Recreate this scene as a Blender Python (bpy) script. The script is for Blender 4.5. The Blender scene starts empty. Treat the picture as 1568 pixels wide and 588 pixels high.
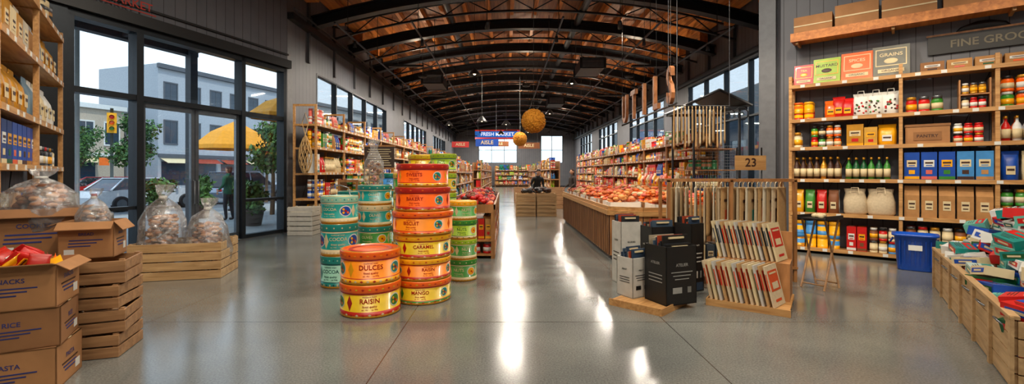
import bpy, math, random
from mathutils import Vector, Matrix, noise
R = random.Random(11)
scene = bpy.context.scene
COL = scene.collection
try:
    scene.view_settings.view_transform = 'Standard'; scene.view_settings.look = 'None'
except Exception as e:
    print('view', e)
K = 1.75

# ------------------------------------------------------------------ materials
def lin(c):
    out = []
    for v in c:
        v = v / 255.0
        out.append(v / 12.92 if v <= 0.04045 else ((v + 0.055) / 1.055) ** 2.4)
    return out
_mc = {}
def nm(name):
    m = bpy.data.materials.new(name); m.use_nodes = True
    nt = m.node_tree
    return m, nt, nt.nodes['Principled BSDF']
def S(r, g, b, rough=0.55, metal=0.0, var=0.10, scale=9.0, bump=0.0, coat=0.0):
    """solid painted / printed / moulded surface with slight procedural variation"""
    k = (r, g, b, rough, metal, var, scale, bump, coat)
    if k in _mc: return _mc[k]
    m, nt, bs = nm('mat_%d_%d_%d' % (r, g, b))
    c = lin((r, g, b))
    tc = nt.nodes.new('ShaderNodeTexCoord'); n = nt.nodes.new('ShaderNodeTexNoise')
    n.inputs['Scale'].default_value = scale; n.inputs['Detail'].default_value = 3
    nt.links.new(tc.outputs['Object'], n.inputs['Vector'])
    cr = nt.nodes.new('ShaderNodeValToRGB')
    cr.color_ramp.elements[0].position = 0.3; cr.color_ramp.elements[1].position = 0.7
    cr.color_ramp.elements[0].color = [x * (1 - var) for x in c] + [1]
    cr.color_ramp.elements[1].color = [min(1, x * (1 + var)) for x in c] + [1]
    nt.links.new(n.outputs['Fac'], cr.inputs['Fac'])
    nt.links.new(cr.outputs['Color'], bs.inputs['Base Color'])
    bs.inputs['Roughness'].default_value = rough; bs.inputs['Metallic'].default_value = metal
    bs.inputs['Coat Weight'].default_value = coat
    if bump:
        bp = nt.nodes.new('ShaderNodeBump'); bp.inputs['Strength'].default_value = bump
        bp.inputs['Distance'].default_value = 0.01
        nt.links.new(n.outputs['Fac'], bp.inputs['Height']); nt.links.new(bp.outputs['Normal'], bs.inputs['Normal'])
    _mc[k] = m
    return m
def W(name, c1, c2, sc=(1.5, 14, 14), rough=0.5):
    m, nt, bs = nm(name)
    tc = nt.nodes.new('ShaderNodeTexCoord'); mp = nt.nodes.new('ShaderNodeMapping')
    mp.inputs['Scale'].default_value = sc
    n = nt.nodes.new('ShaderNodeTexNoise'); n.inputs['Scale'].default_value = 1.6
    n.inputs['Detail'].default_value = 6; n.inputs['Distortion'].default_value = 0.6
    cr = nt.nodes.new('ShaderNodeValToRGB')
    cr.color_ramp.elements[0].position = 0.3; cr.color_ramp.elements[1].position = 0.72
    cr.color_ramp.elements[0].color = lin(c1) + [1]; cr.color_ramp.elements[1].color = lin(c2) + [1]
    nt.links.new(tc.outputs['Object'], mp.inputs['Vector']); nt.links.new(mp.outputs['Vector'], n.inputs['Vector'])
    nt.links.new(n.outputs['Fac'], cr.inputs['Fac']); nt.links.new(cr.outputs['Color'], bs.inputs['Base Color'])
    bp = nt.nodes.new('ShaderNodeBump'); bp.inputs['Strength'].default_value = 0.25; bp.inputs['Distance'].default_value = 0.004
    nt.links.new(n.outputs['Fac'], bp.inputs['Height']); nt.links.new(bp.outputs['Normal'], bs.inputs['Normal'])
    bs.inputs['Roughness'].default_value = rough
    return m
def emis(name, c, s):
    m, nt, bs = nm(name)
    bs.inputs['Base Color'].default_value = lin(c) + [1]
    bs.inputs['Emission Color'].default_value = lin(c) + [1]; bs.inputs['Emission Strength'].default_value = s
    return m
def clear(name, tint, glossmix=0.08, rough=0.05, wrinkle=0.0, milky=0.0):
    m = bpy.data.materials.new(name); m.use_nodes = True; nt = m.node_tree; nt.nodes.clear()
    out = nt.nodes.new('ShaderNodeOutputMaterial'); tr = nt.nodes.new('ShaderNodeBsdfTransparent')
    tr.inputs['Color'].default_value = tint + (1,)
    gl = nt.nodes.new('ShaderNodeBsdfGlossy'); gl.inputs['Roughness'].default_value = rough
    lw = nt.nodes.new('ShaderNodeLayerWeight'); lw.inputs['Blend'].default_value = 0.25
    mth = nt.nodes.new('ShaderNodeMath'); mth.operation = 'MULTIPLY_ADD'
    mth.inputs[1].default_value = 0.5; mth.inputs[2].default_value = glossmix
    nt.links.new(lw.outputs['Fresnel'], mth.inputs[0])
    mx = nt.nodes.new('ShaderNodeMixShader'); nt.links.new(mth.outputs[0], mx.inputs[0])
    nt.links.new(tr.outputs[0], mx.inputs[1]); nt.links.new(gl.outputs[0], mx.inputs[2])
    last = mx
    if wrinkle:
        tc = nt.nodes.new('ShaderNodeTexCoord'); n = nt.nodes.new('ShaderNodeTexNoise')
        n.inputs['Scale'].default_value = 9; n.inputs['Detail'].default_value = 5; n.inputs['Distortion'].default_value = 2.0
        nt.links.new(tc.outputs['Object'], n.inputs['Vector'])
        bp = nt.nodes.new('ShaderNodeBump'); bp.inputs['Strength'].default_value = wrinkle; bp.inputs['Distance'].default_value = 0.03
        nt.links.new(n.outputs['Fac'], bp.inputs['Height']); nt.links.new(bp.outputs['Normal'], gl.inputs['Normal'])
        df = nt.nodes.new('ShaderNodeBsdfDiffuse'); df.inputs['Color'].default_value = (0.85, 0.88, 0.9, 1)
        cr = nt.nodes.new('ShaderNodeValToRGB')
        cr.color_ramp.elements[0].position = 0.45; cr.color_ramp.elements[0].color = (milky * 0.3,) * 3 + (1,)
        cr.color_ramp.elements[1].position = 0.75; cr.color_ramp.elements[1].color = (min(1, milky * 2),) * 3 + (1,)
        nt.links.new(n.outputs['Fac'], cr.inputs['Fac'])
        m2 = nt.nodes.new('ShaderNodeMixShader'); nt.links.new(cr.outputs['Color'], m2.inputs[0])
        nt.links.new(mx.outputs[0], m2.inputs[1]); nt.links.new(df.outputs[0], m2.inputs[2]); last = m2
    nt.links.new(last.outputs[0], out.inputs['Surface'])
    return m

PINE = W('pine_wood', (166, 116, 64), (210, 162, 102))
PALE = W('pale_crate_wood', (160, 126, 84), (200, 166, 120))
OAK = W('counter_wood', (132, 86, 46), (188, 132, 80), sc=(6, 6, 1.2))
OLD = W('crate_wood_brown', (130, 92, 60), (178, 136, 94))
DECK = W('ceiling_deck_wood', (104, 60, 30), (160, 100, 54), sc=(8, 0.6, 1), rough=0.6)
BEAMW = W('glulam_wood', (170, 98, 42), (222, 144, 70), sc=(8, 0.5, 8))
CARD = S(166, 118, 74, 0.8, var=0.12, scale=5)
CARD2 = S(142, 98, 60, 0.8, var=0.12, scale=5)
KRAFT = S(176, 128, 76, 0.8, var=0.12)
BLACK = S(20, 21, 23, 0.45)
STEEL = S(36, 38, 42, 0.45, 0.3)
FRAME = S(36, 42, 48, 0.4, 0.5)
ALU = S(96, 104, 112, 0.35, 0.6)
GREYM = S(120, 124, 128, 0.4, 0.8)
CANVAS = S(206, 188, 156, 0.85, var=0.08, bump=0.2, scale=30)
WHITE = S(220, 221, 216, 0.6, var=0.04)
CREAM = S(216, 198, 156, 0.6, var=0.06)
RED = S(196, 20, 16, 0.4); ORANGE = S(236, 96, 10, 0.35, coat=0.3); YEL = S(240, 170, 14, 0.35, coat=0.3)
GRN = S(52, 130, 40, 0.4, coat=0.2); TEAL = S(16, 132, 124, 0.35, coat=0.3); BLUE = S(18, 72, 168, 0.4)
LBLUE = S(60, 134, 198, 0.45); DKBR = S(62, 34, 22, 0.5); GOLD = S(206, 146, 44, 0.35, 0.4)
LIME = S(150, 182, 34, 0.4); PINK = S(214, 100, 88, 0.5); BRN = S(122, 70, 34, 0.6); DGRN = S(14, 84, 44, 0.4)
GLASS = clear('window_glass', (0.93, 0.96, 0.97), 0.03, 0.02)
PLASTIC = clear('clear_plastic_film', (0.96, 0.97, 0.98), 0.14, 0.16, 1.0, 0.2)
BULB = emis('bulb_glow', (255, 226, 180), 14)
MIX = [RED, ORANGE, YEL, GRN, TEAL, BLUE, LBLUE, DKBR, GOLD, LIME, PINK, BRN, WHITE, CREAM, KRAFT, DGRN]
WARM = [ORANGE, YEL, RED, KRAFT, CREAM, GOLD, BRN, PINK, WHITE, GRN, RED, BLUE]

def wall_mat():
    m, nt, bs = nm('grey_panelled_wall')
    tc = nt.nodes.new('ShaderNodeTexCoord'); sp = nt.nodes.new('ShaderNodeSeparateXYZ')
    nt.links.new(tc.outputs['Object'], sp.inputs[0])
    a = nt.nodes.new('ShaderNodeMath'); a.operation = 'DIVIDE'; a.inputs[1].default_value = 0.22
    f = nt.nodes.new('ShaderNodeMath'); f.operation = 'FRACT'
    l = nt.nodes.new('ShaderNodeMath'); l.operation = 'LESS_THAN'; l.inputs[1].default_value = 0.05
    nt.links.new(sp.outputs['X'], a.inputs[0]); nt.links.new(a.outputs[0], f.inputs[0]); nt.links.new(f.outputs[0], l.inputs[0])
    n = nt.nodes.new('ShaderNodeTexNoise'); n.inputs['Scale'].default_value = 2.0
    nt.links.new(tc.outputs['Object'], n.inputs['Vector'])
    cr = nt.nodes.new('ShaderNodeValToRGB')
    cr.color_ramp.elements[0].color = lin((86, 89, 97)) + [1]; cr.color_ramp.elements[1].color = lin((108, 110, 117)) + [1]
    nt.links.new(n.outputs['Fac'], cr.inputs['Fac'])
    mx = nt.nodes.new('ShaderNodeMix'); mx.data_type = 'RGBA'
    nt.links.new(l.outputs[0], mx.inputs[0]); nt.links.new(cr.outputs['Color'], mx.inputs[6])
    mx.inputs[7].default_value = lin((50, 52, 56)) + [1]
    nt.links.new(mx.outputs[2], bs.inputs['Base Color']); bs.inputs['Roughness'].default_value = 0.55
    bp = nt.nodes.new('ShaderNodeBump'); bp.invert = True; bp.inputs['Distance'].default_value = 0.01
    nt.links.new(l.outputs[0], bp.inputs['Height']); nt.links.new(bp.outputs['Normal'], bs.inputs['Normal'])
    return m
WALL = wall_mat()
def floor_mat():
    m, nt, bs = nm('polished_concrete')
    N = nt.nodes.new; L = nt.links.new
    tc = N('ShaderNodeTexCoord')
    n1 = N('ShaderNodeTexNoise'); n1.inputs['Scale'].default_value = 0.7; n1.inputs['Detail'].default_value = 8
    n2 = N('ShaderNodeTexNoise'); n2.inputs['Scale'].default_value = 70; n2.inputs['Detail'].default_value = 2
    L(tc.outputs['Object'], n1.inputs['Vector']); L(tc.outputs['Object'], n2.inputs['Vector'])
    cr = N('ShaderNodeValToRGB')
    cr.color_ramp.elements[0].position = 0.3; cr.color_ramp.elements[1].position = 0.7
    cr.color_ramp.elements[0].color = lin((98, 101, 99)) + [1]; cr.color_ramp.elements[1].color = lin((134, 135, 129)) + [1]
    L(n1.outputs['Fac'], cr.inputs['Fac'])
    cr2 = N('ShaderNodeValToRGB')
    cr2.color_ramp.elements[0].position = 0.3; cr2.color_ramp.elements[1].position = 0.7
    cr2.color_ramp.elements[0].color = (0.66, 0.66, 0.66, 1); cr2.color_ramp.elements[1].color = (1.12, 1.12, 1.12, 1)
    L(n2.outputs['Fac'], cr2.inputs['Fac'])
    mu = N('ShaderNodeMix'); mu.data_type = 'RGBA'; mu.blend_type = 'MULTIPLY'; mu.inputs[0].default_value = 1
    L(cr.outputs['Color'], mu.inputs[6]); L(cr2.outputs['Color'], mu.inputs[7])
    mp = N('ShaderNodeMapping'); mp.inputs['Location'].default_value = (1.0, 0.6, 0)
    L(tc.outputs['Object'], mp.inputs['Vector'])
    sp = N('ShaderNodeSeparateXYZ'); L(mp.outputs[0], sp.inputs[0])
    def ln(sock, per, w):
        d = N('ShaderNodeMath'); d.operation = 'DIVIDE'; d.inputs[1].default_value = per; L(sock, d.inputs[0])
        f = N('ShaderNodeMath'); f.operation = 'FRACT'; L(d.outputs[0], f.inputs[0])
        t = N('ShaderNodeMath'); t.operation = 'LESS_THAN'; t.inputs[1].default_value = w / per; L(f.outputs[0], t.inputs[0]); return t
    a = ln(sp.outputs['X'], 2.6, 0.01); b = ln(sp.outputs['Y'], 2.6, 0.012)
    mxx = N('ShaderNodeMath'); mxx.operation = 'MAXIMUM'; L(a.outputs[0], mxx.inputs[0]); L(b.outputs[0], mxx.inputs[1])
    m3 = N('ShaderNodeMix'); m3.data_type = 'RGBA'; L(mxx.outputs[0], m3.inputs[0]); L(mu.outputs[2], m3.inputs[6])
    m3.inputs[7].default_value = lin((64, 63, 60)) + [1]
    L(m3.outputs[2], bs.inputs['Base Color'])
    rr = N('ShaderNodeMapRange'); rr.inputs['To Min'].default_value = 0.08; rr.inputs['To Max'].default_value = 0.26
    L(n1.outputs['Fac'], rr.inputs['Value']); L(rr.outputs[0], bs.inputs['Roughness'])
    bs.inputs['Specular IOR Level'].default_value = 0.8
    return m
FLOOR = floor_mat()

# ------------------------------------------------------------------ mesh builder
_tc = {}
def text_geo(s):
    if s in _tc: return _tc[s]
    cu = bpy.data.curves.new('t', 'FONT'); cu.body = s; cu.size = 1.0
    cu.align_x = 'CENTER'; cu.align_y = 'CENTER'; cu.resolution_u = 3; cu.offset = 0.015
    ob = bpy.data.objects.new('t', cu); COL.objects.link(ob)
    dg = bpy.context.evaluated_depsgraph_get()
    me = bpy.data.meshes.new_from_object(ob.evaluated_get(dg))
    r = ([tuple(v.co) for v in me.vertices], [tuple(p.vertices) for p in me.polygons])
    bpy.data.objects.remove(ob); bpy.data.curves.remove(cu); bpy.data.meshes.remove(me)
    _tc[s] = r
    return r

def T(x=0, y=0, z=0, rz=0, rx=0, ry=0, s=1):
    return Matrix.Translation((x, y, z)) @ Matrix.Rotation(rz, 4, 'Z') @ Matrix.Rotation(ry, 4, 'Y') @ Matrix.Rotation(rx, 4, 'X') @ Matrix.Scale(s, 4)

class MB:
    def __init__(s):
        s.v = []; s.f = []; s.mi = []; s.sm = []; s.mats = []; s.ix = {}; s.M = Matrix.Identity(4)
    def m(s, mat):
        if mat.name not in s.ix:
            s.ix[mat.name] = len(s.mats); s.mats.append(mat)
        return s.ix[mat.name]
    def add(s, vs, fs, mat, smooth=False):
        b = len(s.v); M = s.M
        s.v.extend([M @ Vector(v) for v in vs])
        if isinstance(mat, list):
            ids = [s.m(x) for x in mat]
        else:
            ids = [s.m(mat)] * len(fs)
        for f, i in zip(fs, ids):
            s.f.append([b + k for k in f]); s.mi.append(i); s.sm.append(smooth)
    def box(s, c, sz, mat, rz=0, rx=0, ry=0, taper=1.0):
        x, y, z = sz[0] / 2, sz[1] / 2, sz[2] / 2
        vs = [(-x, -y, -z), (x, -y, -z), (x, y, -z), (-x, y, -z)] + [(a * taper, b * taper, z) for a, b in ((-x, -y), (x, -y), (x, y), (-x, y))]
        fs = [(3, 2, 1, 0), (4, 5, 6, 7), (0, 1, 5, 4), (1, 2, 6, 5), (2, 3, 7, 6), (3, 0, 4, 7)]
        if rz or rx or ry:
            L = T(c[0], c[1], c[2], rz, rx, ry); vs = [tuple(L @ Vector(v)) for v in vs]
        else:
            vs = [(v[0] + c[0], v[1] + c[1], v[2] + c[2]) for v in vs]
        s.add(vs, fs, mat)
    def b2(s, x0, x1, y0, y1, z0, z1, mat):
        s.box(((x0 + x1) / 2, (y0 + y1) / 2, (z0 + z1) / 2), (x1 - x0, y1 - y0, z1 - z0), mat)
    def lathe(s, prof, mat, c=(0, 0, 0), seg=16, smooth=True, sy=1.0):
        vs = []; n = len(prof)
        for r, z in prof:
            for i in range(seg):
                a = 2 * math.pi * i / seg
                vs.append((c[0] + r * math.cos(a), c[1] + r * math.sin(a) * sy, c[2] + z))
        fs = []; ms = []
        for j in range(n - 1):
            for i in range(seg):
                k = (i + 1) % seg
                fs.append((j * seg + i, j * seg + k, (j + 1) * seg + k, (j + 1) * seg + i))
                if isinstance(mat, list): ms.append(mat[min(j, len(mat) - 1)])
        s.add(vs, fs, ms if isinstance(mat, list) else mat, smooth)
    def loft(s, rings, mat, seg=16, n=2.0, cap=True, smooth=True, wob=0.0, seed=0.0):
        vs = []
        for (cx, cy, z, hw, hd) in rings:
            for i in range(seg):
                a = 2 * math.pi * i / seg; ca, sa = math.cos(a), math.sin(a)
                px = math.copysign(abs(ca) ** (2 / n), ca) * hw; py = math.copysign(abs(sa) ** (2 / n), sa) * hd
                if wob:
                    q = 1 + wob * noise.noise(Vector((ca * 1.7 + seed, sa * 1.7, z * 7 + seed))) * 2
                    px *= q; py *= q
                vs.append((cx + px, cy + py, z))
        fs = []
        for j in range(len(rings) - 1):
            for i in range(seg):
                k = (i + 1) % seg
                fs.append((j * seg + i, j * seg + k, (j + 1) * seg + k, (j + 1) * seg + i))
        if cap:
            fs.append(tuple(reversed(range(seg)))); b = (len(rings) - 1) * seg; fs.append(tuple(range(b, b + seg)))
        s.add(vs, fs, mat, smooth)
    def tube(s, pts, r, mat, seg=6, smooth=True):
        pts = [Vector(p) for p in pts]; vs = []
        for i, p in enumerate(pts):
            d = (pts[min(i + 1, len(pts) - 1)] - pts[max(i - 1, 0)])
            if d.length < 1e-6: d = Vector((0, 0, 1))
            d.normalize()
            up = Vector((0, 0, 1)) if abs(d.z) < 0.9 else Vector((1, 0, 0))
            a = d.cross(up).normalized(); b = d.cross(a).normalized()
            rr = r[i] if isinstance(r, (list, tuple)) else r
            for k in range(seg):
                t = 2 * math.pi * k / seg; vs.append(tuple(p + a * math.cos(t) * rr + b * math.sin(t) * rr))
        fs = []
        for j in range(len(pts) - 1):
            for i in range(seg):
                k = (i + 1) % seg; fs.append((j * seg + i, j * seg + k, (j + 1) * seg + k, (j + 1) * seg + i))
        fs.append(tuple(range(seg))); b = (len(pts) - 1) * seg; fs.append(tuple(reversed(range(b, b + seg))))
        s.add(vs, fs, mat, smooth)
    def blob(s, c, r, mat, seg=8, rg=5, nz=0.12):
        sd = R.random() * 50; vs = [(c[0], c[1], c[2] - r[2])]
        for j in range(1, rg):
            ph = math.pi * j / rg
            for i in range(seg):
                a = 2 * math.pi * i / seg; d = Vector((math.sin(ph) * math.cos(a), math.sin(ph) * math.sin(a), -math.cos(ph)))
                q = 1 + nz * 2 * noise.noise(d * 1.6 + Vector((sd, 0, 0)))
                vs.append((c[0] + d.x * r[0] * q, c[1] + d.y * r[1] * q, c[2] + d.z * r[2] * q))
        vs.append((c[0], c[1], c[2] + r[2])); fs = []
        for i in range(seg): fs.append((0, 1 + (i + 1) % seg, 1 + i))
        for j in range(rg - 2):
            for i in range(seg):
                k = (i + 1) % seg; fs.append((1 + j * seg + i, 1 + j * seg + k, 1 + (j + 1) * seg + k, 1 + (j + 1) * seg + i))
        t = len(vs) - 1; b = 1 + (rg - 2) * seg
        for i in range(seg): fs.append((b + i, b + (i + 1) % seg, t))
        s.add(vs, fs, mat, True)
    def prism(s, pts, y0, y1, mat, smooth=False):
        n = len(pts); vs = [(p[0], y0, p[1]) for p in pts] + [(p[0], y1, p[1]) for p in pts]
        fs = [tuple(range(n)), tuple(reversed(range(n, 2 * n)))] + [(i, (i + 1) % n, n + (i + 1) % n, n + i) for i in range(n)]
        s.add(vs, fs, mat, smooth)
    def text(s, st, x, y, z, size, mat, rx=math.pi / 2, rz=0.0, ry=0.0):
        vs, fs = text_geo(st); L = T(x, y, z, rz, rx, ry, size)
        s.add([tuple(L @ Vector(v)) for v in vs], fs, mat)
    def wrap(s, st, r, z, size, mat, ang=0.0, c=(0, 0)):
        vs, fs = text_geo(st)
        out = []
        for v in vs:
            a = ang + v[0] * size / r; out.append((c[0] + r * math.sin(a), c[1] - r * math.cos(a), z + v[1] * size))
        s.add(out, fs, mat)
    def disc_wrap(s, r, ang, z, w, h, mat, c=(0, 0), seg=16):
        vs = []
        for i in range(seg):
            t = 2 * math.pi * i / seg; a = ang + w * math.cos(t) / r
            vs.append((c[0] + r * math.sin(a), c[1] - r * math.cos(a), z + h * math.sin(t)))
        vs.append((c[0] + r * 1.004 * math.sin(ang), c[1] - r * 1.004 * math.cos(ang), z))
        s.add(vs, [(i, (i + 1) % seg, seg) for i in range(seg)], mat)
    def obj(s, name, loc=(0, 0, 0), rz=0.0, bev=0.0, parent=None):
        me = bpy.data.meshes.new(name); me.from_pydata([tuple(v) for v in s.v], [], s.f)
        for m in s.mats: me.materials.append(m)
        me.polygons.foreach_set('material_index', s.mi); me.polygons.foreach_set('use_smooth', s.sm)
        me.update()
        ob = bpy.data.objects.new(name, me); COL.objects.link(ob)
        ob.location = loc; ob.rotation_euler = (0, 0, rz)
        if bev:
            bm = ob.modifiers.new('bevel', 'BEVEL'); bm.width = bev; bm.segments = 2; bm.limit_method = 'ANGLE'; bm.angle_limit = 1.0
        if parent: ob.parent = parent
        return ob

# ------------------------------------------------------------------ room shell
H = 7.3
poly = [(-5.6, 11.7), (-7.18, 6.93), (-4.15, 2.95), (-4.8, -3), (9.6, -3), (9.6, 5.76), (5.39, 9.385), (7.4, 10.4), (7.4, 50), (-5.6, 50)]
def slab(name, z0, z1, mat):
    n = len(poly); vs = [(x, y, z0) for x, y in poly] + [(x, y, z1) for x, y in poly]
    b = MB(); b.add(vs, [tuple(reversed(range(n))), tuple(range(n, 2 * n))] + [(i, (i + 1) % n, n + (i + 1) % n, n + i) for i in range(n)], mat)
    return b.obj(name)
slab('floor', -0.1, 0.0, FLOOR); slab('ceiling', H, H + 0.2, DECK)

def frame_of(p, q):
    d = Vector((q[0] - p[0], q[1] - p[1])); return d.length, math.atan2(d.y, d.x)
def wall(name, p, q, ops=()):
    L, a = frame_of(p, q); b = MB(); x = 0
    for (x0, x1, z0, z1) in sorted(ops):
        if x0 > x: b.b2(x, x0, -0.2, 0, 0, H, WALL)
        if z0 > 0: b.b2(x0, x1, -0.2, 0, 0, z0, WALL)
        if z1 < H: b.b2(x0, x1, -0.2, 0, z1, H, WALL)
        x = x1
    if x < L: b.b2(x, L, -0.2, 0, 0, H, WALL)
    return b.obj(name, (p[0], p[1], 0), a)
def window(name, p, q, x0, x1, z0, z1, vs, hs):
    L, a = frame_of(p, q); b = MB(); t = 0.05
    for x in [x0 + t / 2, x1 - t / 2] + list(vs): b.b2(x - t / 2, x + t / 2, -0.16, 0.01, z0, z1, FRAME)
    for z in [z0 + t / 2, z1 - t / 2] + list(hs): b.b2(x0, x1, -0.155, 0.005, z - t / 2, z + t / 2, FRAME)
    b.b2(x0 + .01, x1 - .01, -0.085, -0.075, z0 + .01, z1 - .01, GLASS)
    return b.obj(name, (p[0], p[1], 0), a)

A, SS = poly[0], poly[1]
wall('wall_storefront', A, SS, [(0.06, 4.6, 0, 4.15)])
wall('wall_entry_left', poly[1], poly[2]); wall('wall_behind_left', poly[2], poly[3]); wall('wall_behind', poly[3], poly[4])
wall('wall_behind_right', poly[4], poly[5]); wall('wall_right_front', poly[5], poly[6]); wall('wall_right_return', poly[6], poly[7])
wr = [(2.0, 8.2, 1.0, 5.0), (11, 17, 3.2, 5.0), (20, 26, 3.2, 5.0), (29, 35, 3.2, 5.0)]
wall('wall_right', poly[7], poly[8], wr)
wall('wall_far', poly[8], poly[9], [(1.2, 3.6, 2.6, 5.6), (6.2, 10.4, 2.6, 5.4)])
wl = [(28.6, 36.5, 3.2, 4.45), (18, 25, 3.2, 4.45), (8, 15, 3.2, 4.45)]
wall('wall_left', poly[9], poly[0], wl)
k = 1
for o in wr:
    window('window_%d' % k, poly[7], poly[8], *o, [o[0] + i * (o[1] - o[0]) / 4 for i in (1, 2, 3)], [3.25] if o[2] < 2 else [4.2]); k += 1
for o in wl:
    window('window_%d' % k, poly[9], poly[0], *o, [o[0] + i * (o[1] - o[0]) / 5 for i in (1, 2, 3, 4)], []); k += 1
window('window_%d' % k, poly[8], poly[9], 1.2, 3.6, 2.6, 5.6, [2.4], [4]); k += 1
window('window_%d' % k, poly[8], poly[9], 6.2, 10.4, 2.6, 5.4, [7.6, 9], [4]); k += 1

# storefront glazing
L, a = frame_of(A, SS)
b = MB()
for x, w in ((0.10, .09), (1.32, .1), (3.52, .12), (4.56, .09)): b.b2(x - w / 2, x + w / 2, -0.2, 0.03, 0, 4.15, FRAME)
b.b2(.06, 4.6, -0.2, 0.03, 4.05, 4.15, FRAME)
b.b2(.06, 4.6, -0.19, 0.02, 2.82, 2.92, FRAME)
for x0, x1 in ((.14, 1.28), (3.57, 4.52)):
    b.b2(x0, x1, -0.15, 0.0, 0.84, 0.9, FRAME); b.b2(x0, x1, -0.15, 0, 0, 0.08, FRAME)
    b.b2(x0, x1, -0.09, -0.08, 0.08, 2.84, GLASS)
b.b2(.1, 4.55, -0.085, -0.075, 2.9, 4.06, GLASS)
b.obj('window_%d' % k, (A[0], A[1], 0), a)
for i, (x0, x1) in enumerate(((1.375, 2.415), (2.425, 3.455))):
    b = MB(); w = .075
    b.b2(x0, x0 + w, -.12, -.05, .01, 2.81, ALU); b.b2(x1 - w, x1, -.12, -.05, .01, 2.81, ALU)
    b.b2(x0, x1, -.12, -.05, .01, .16, ALU); b.b2(x0, x1, -.12, -.05, 2.72, 2.81, ALU)
    b.b2(x0 + w, x1 - w, -.09, -.08, .16, 2.72, GLASS)
    hx = x1 - w / 2 if i == 0 else x0 + w / 2
    b.tube([(hx, -.05, .85), (hx, .0, .87), (hx, .0, 1.33), (hx, -.05, 1.35)], .013, GREYM)
    b.obj('door_%d' % (i + 1), (A[0], A[1], 0), a)
b = MB(); b.b2(0, 4.9, 0.0, 0.14, 4.16, 4.36, BLACK); b.b2(0, 4.9, 0.0, 0.05, 4.5, 4.54, BLACK)
b.obj('trim_1', (A[0], A[1], 0), a)
b = MB(); b.b2(4.62, 4.98, 0.0, .06, 0, 4.16, FRAME); b.obj('trim_2', (A[0], A[1], 0), a)
CG = S(100, 103, 108)
b = MB(); b.b2(-.02, .26, -0.0, .2, 0, H, CG); b.obj('column', (-5.6, 11.72, 0), math.radians(90))
b = MB(); b.b2(-.2, .1, -.16, .06, 0, H, CG); b.obj('column', (5.42, 9.33, 0), math.radians(-40.8))
for nme, p, q in (('baseboard_left', (-5.6, 50), (-5.6, 12)), ('baseboard_right', (7.4, 10.5), (7.4, 50)), ('baseboard_far', (7.4, 50), (-5.6, 50)), ('baseboard_front', poly[5], (5.75, 9.07))):
    L, a_ = frame_of(p, q); b = MB(); b.b2(0, L, 0, .02, 0, .12, FRAME); b.obj(nme, (p[0], p[1], 0), a_)
b = MB()
b.b2(0, 38.3, 0.0, .16, 5.45, 5.62, STEEL); b.b2(0, 38.3, .16, .2, 5.7, 5.74, GREYM)
for i in range(20): b.b2(i * 1.95, i * 1.95 + .1, 0, .07, 4.6, H, S(74, 76, 80))
b.obj('trim_3', (-5.6, 50, 0), math.radians(-90))
b = MB()
b.b2(0.3, 39.5, 0.0, .14, 5.05, 5.2, STEEL)
for i in range(21): b.b2(.6 + i * 1.85, .85 + i * 1.85, 0, .1, 5.2, H, S(60, 62, 66))
b.obj('trim_4', (7.4, 10.4, 0), math.radians(90))

# ------------------------------------------------------------------ ceiling structure
def arc(x, h0=5.65, rise=0.95):
    u = (x - 0.9) / 6.5
    return h0 + rise * (1 - u * u)
def arcbar(b, y, hw, z_off, t, mat, x0=-5.58, x1=7.38, n=20):
    xs = [x0 + (x1 - x0) * i / n for i in range(n + 1)]
    for i in range(n):
        p, q = xs[i], xs[i + 1]; z0, z1 = arc(p) + z_off, arc(q) + z_off
        b.add([(p, y - hw, z0), (q, y - hw, z1), (q, y + hw, z1), (p, y + hw, z0), (p, y - hw, z0 + t), (q, y - hw, z1 + t), (q, y + hw, z1 + t), (p, y + hw, z0 + t)],
              [(0, 1, 2, 3), (4, 7, 6, 5), (0, 4, 5, 1), (3, 2, 6, 7)], mat)
b = MB()
for i in range(13):
    y = 13.2 + 3.0 * i
    arcbar(b, y, .14, 0, .04, STEEL); arcbar(b, y, .02, .04, .26, STEEL); arcbar(b, y, .14, .3, .04, STEEL)
b.obj('curved_steel_beams')
b = MB()
for i in range(12):
    y = 14.7 + 3.0 * i; n = 18; xs = [-5.58 + 12.96 * j / n for j in range(n + 1)]
    arcbar(b, y, .035, .1, .06, STEEL, n=18); arcbar(b, y, .035, .5, .05, STEEL, n=18)
    for j in range(n):
        x0, x1 = xs[j], xs[j + 1]
        b.tube([(x0, y, arc(x0) + (.15 if j % 2 else .55)), (x1, y, arc(x1) + (.55 if j % 2 else .15))], .02, STEEL, 5)
b.obj('steel_roof_trusses')
b = MB()
for x in [-5.4, -4.6, -3.8, -3.0, -2.2, -1.4, -.6, .2, 1.0, 1.8, 2.6, 3.4, 4.2, 5.0, 5.8, 6.6, 7.2]:
    b.b2(x - .06, x + .06, 9.9 if x < 7 else 10.7, 49.9, 7.04, H - .005, BEAMW)
b.obj('wooden_ceiling_joists')
b = MB()
for x0, x1 in ((-5.55, -5.1), (6.9, 7.28)):
    for z in (6.62, 6.8):
        b.b2(x0, x1, 12.2, 49.8, z, z + .14, BEAMW)
    for j in range(19): b.b2(x0 + .05, x1 - .05, 12.4 + j * 2, 12.6 + j * 2, 6.2, 6.62, BEAMW)
b.obj('glulam_side_beams')
b = MB()
b.tube([(-1.9, 12, 6.85), (-1.9, 49.5, 6.85)], .1, GREYM, 12)
b.tube([(2.5, 12, 6.8), (2.5, 49.5, 6.8)], .12, S(90, 92, 96, .4, .7), 12)
b.obj('ventilation_ducts')
DG = S(64, 66, 70, .5, .3)
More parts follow.
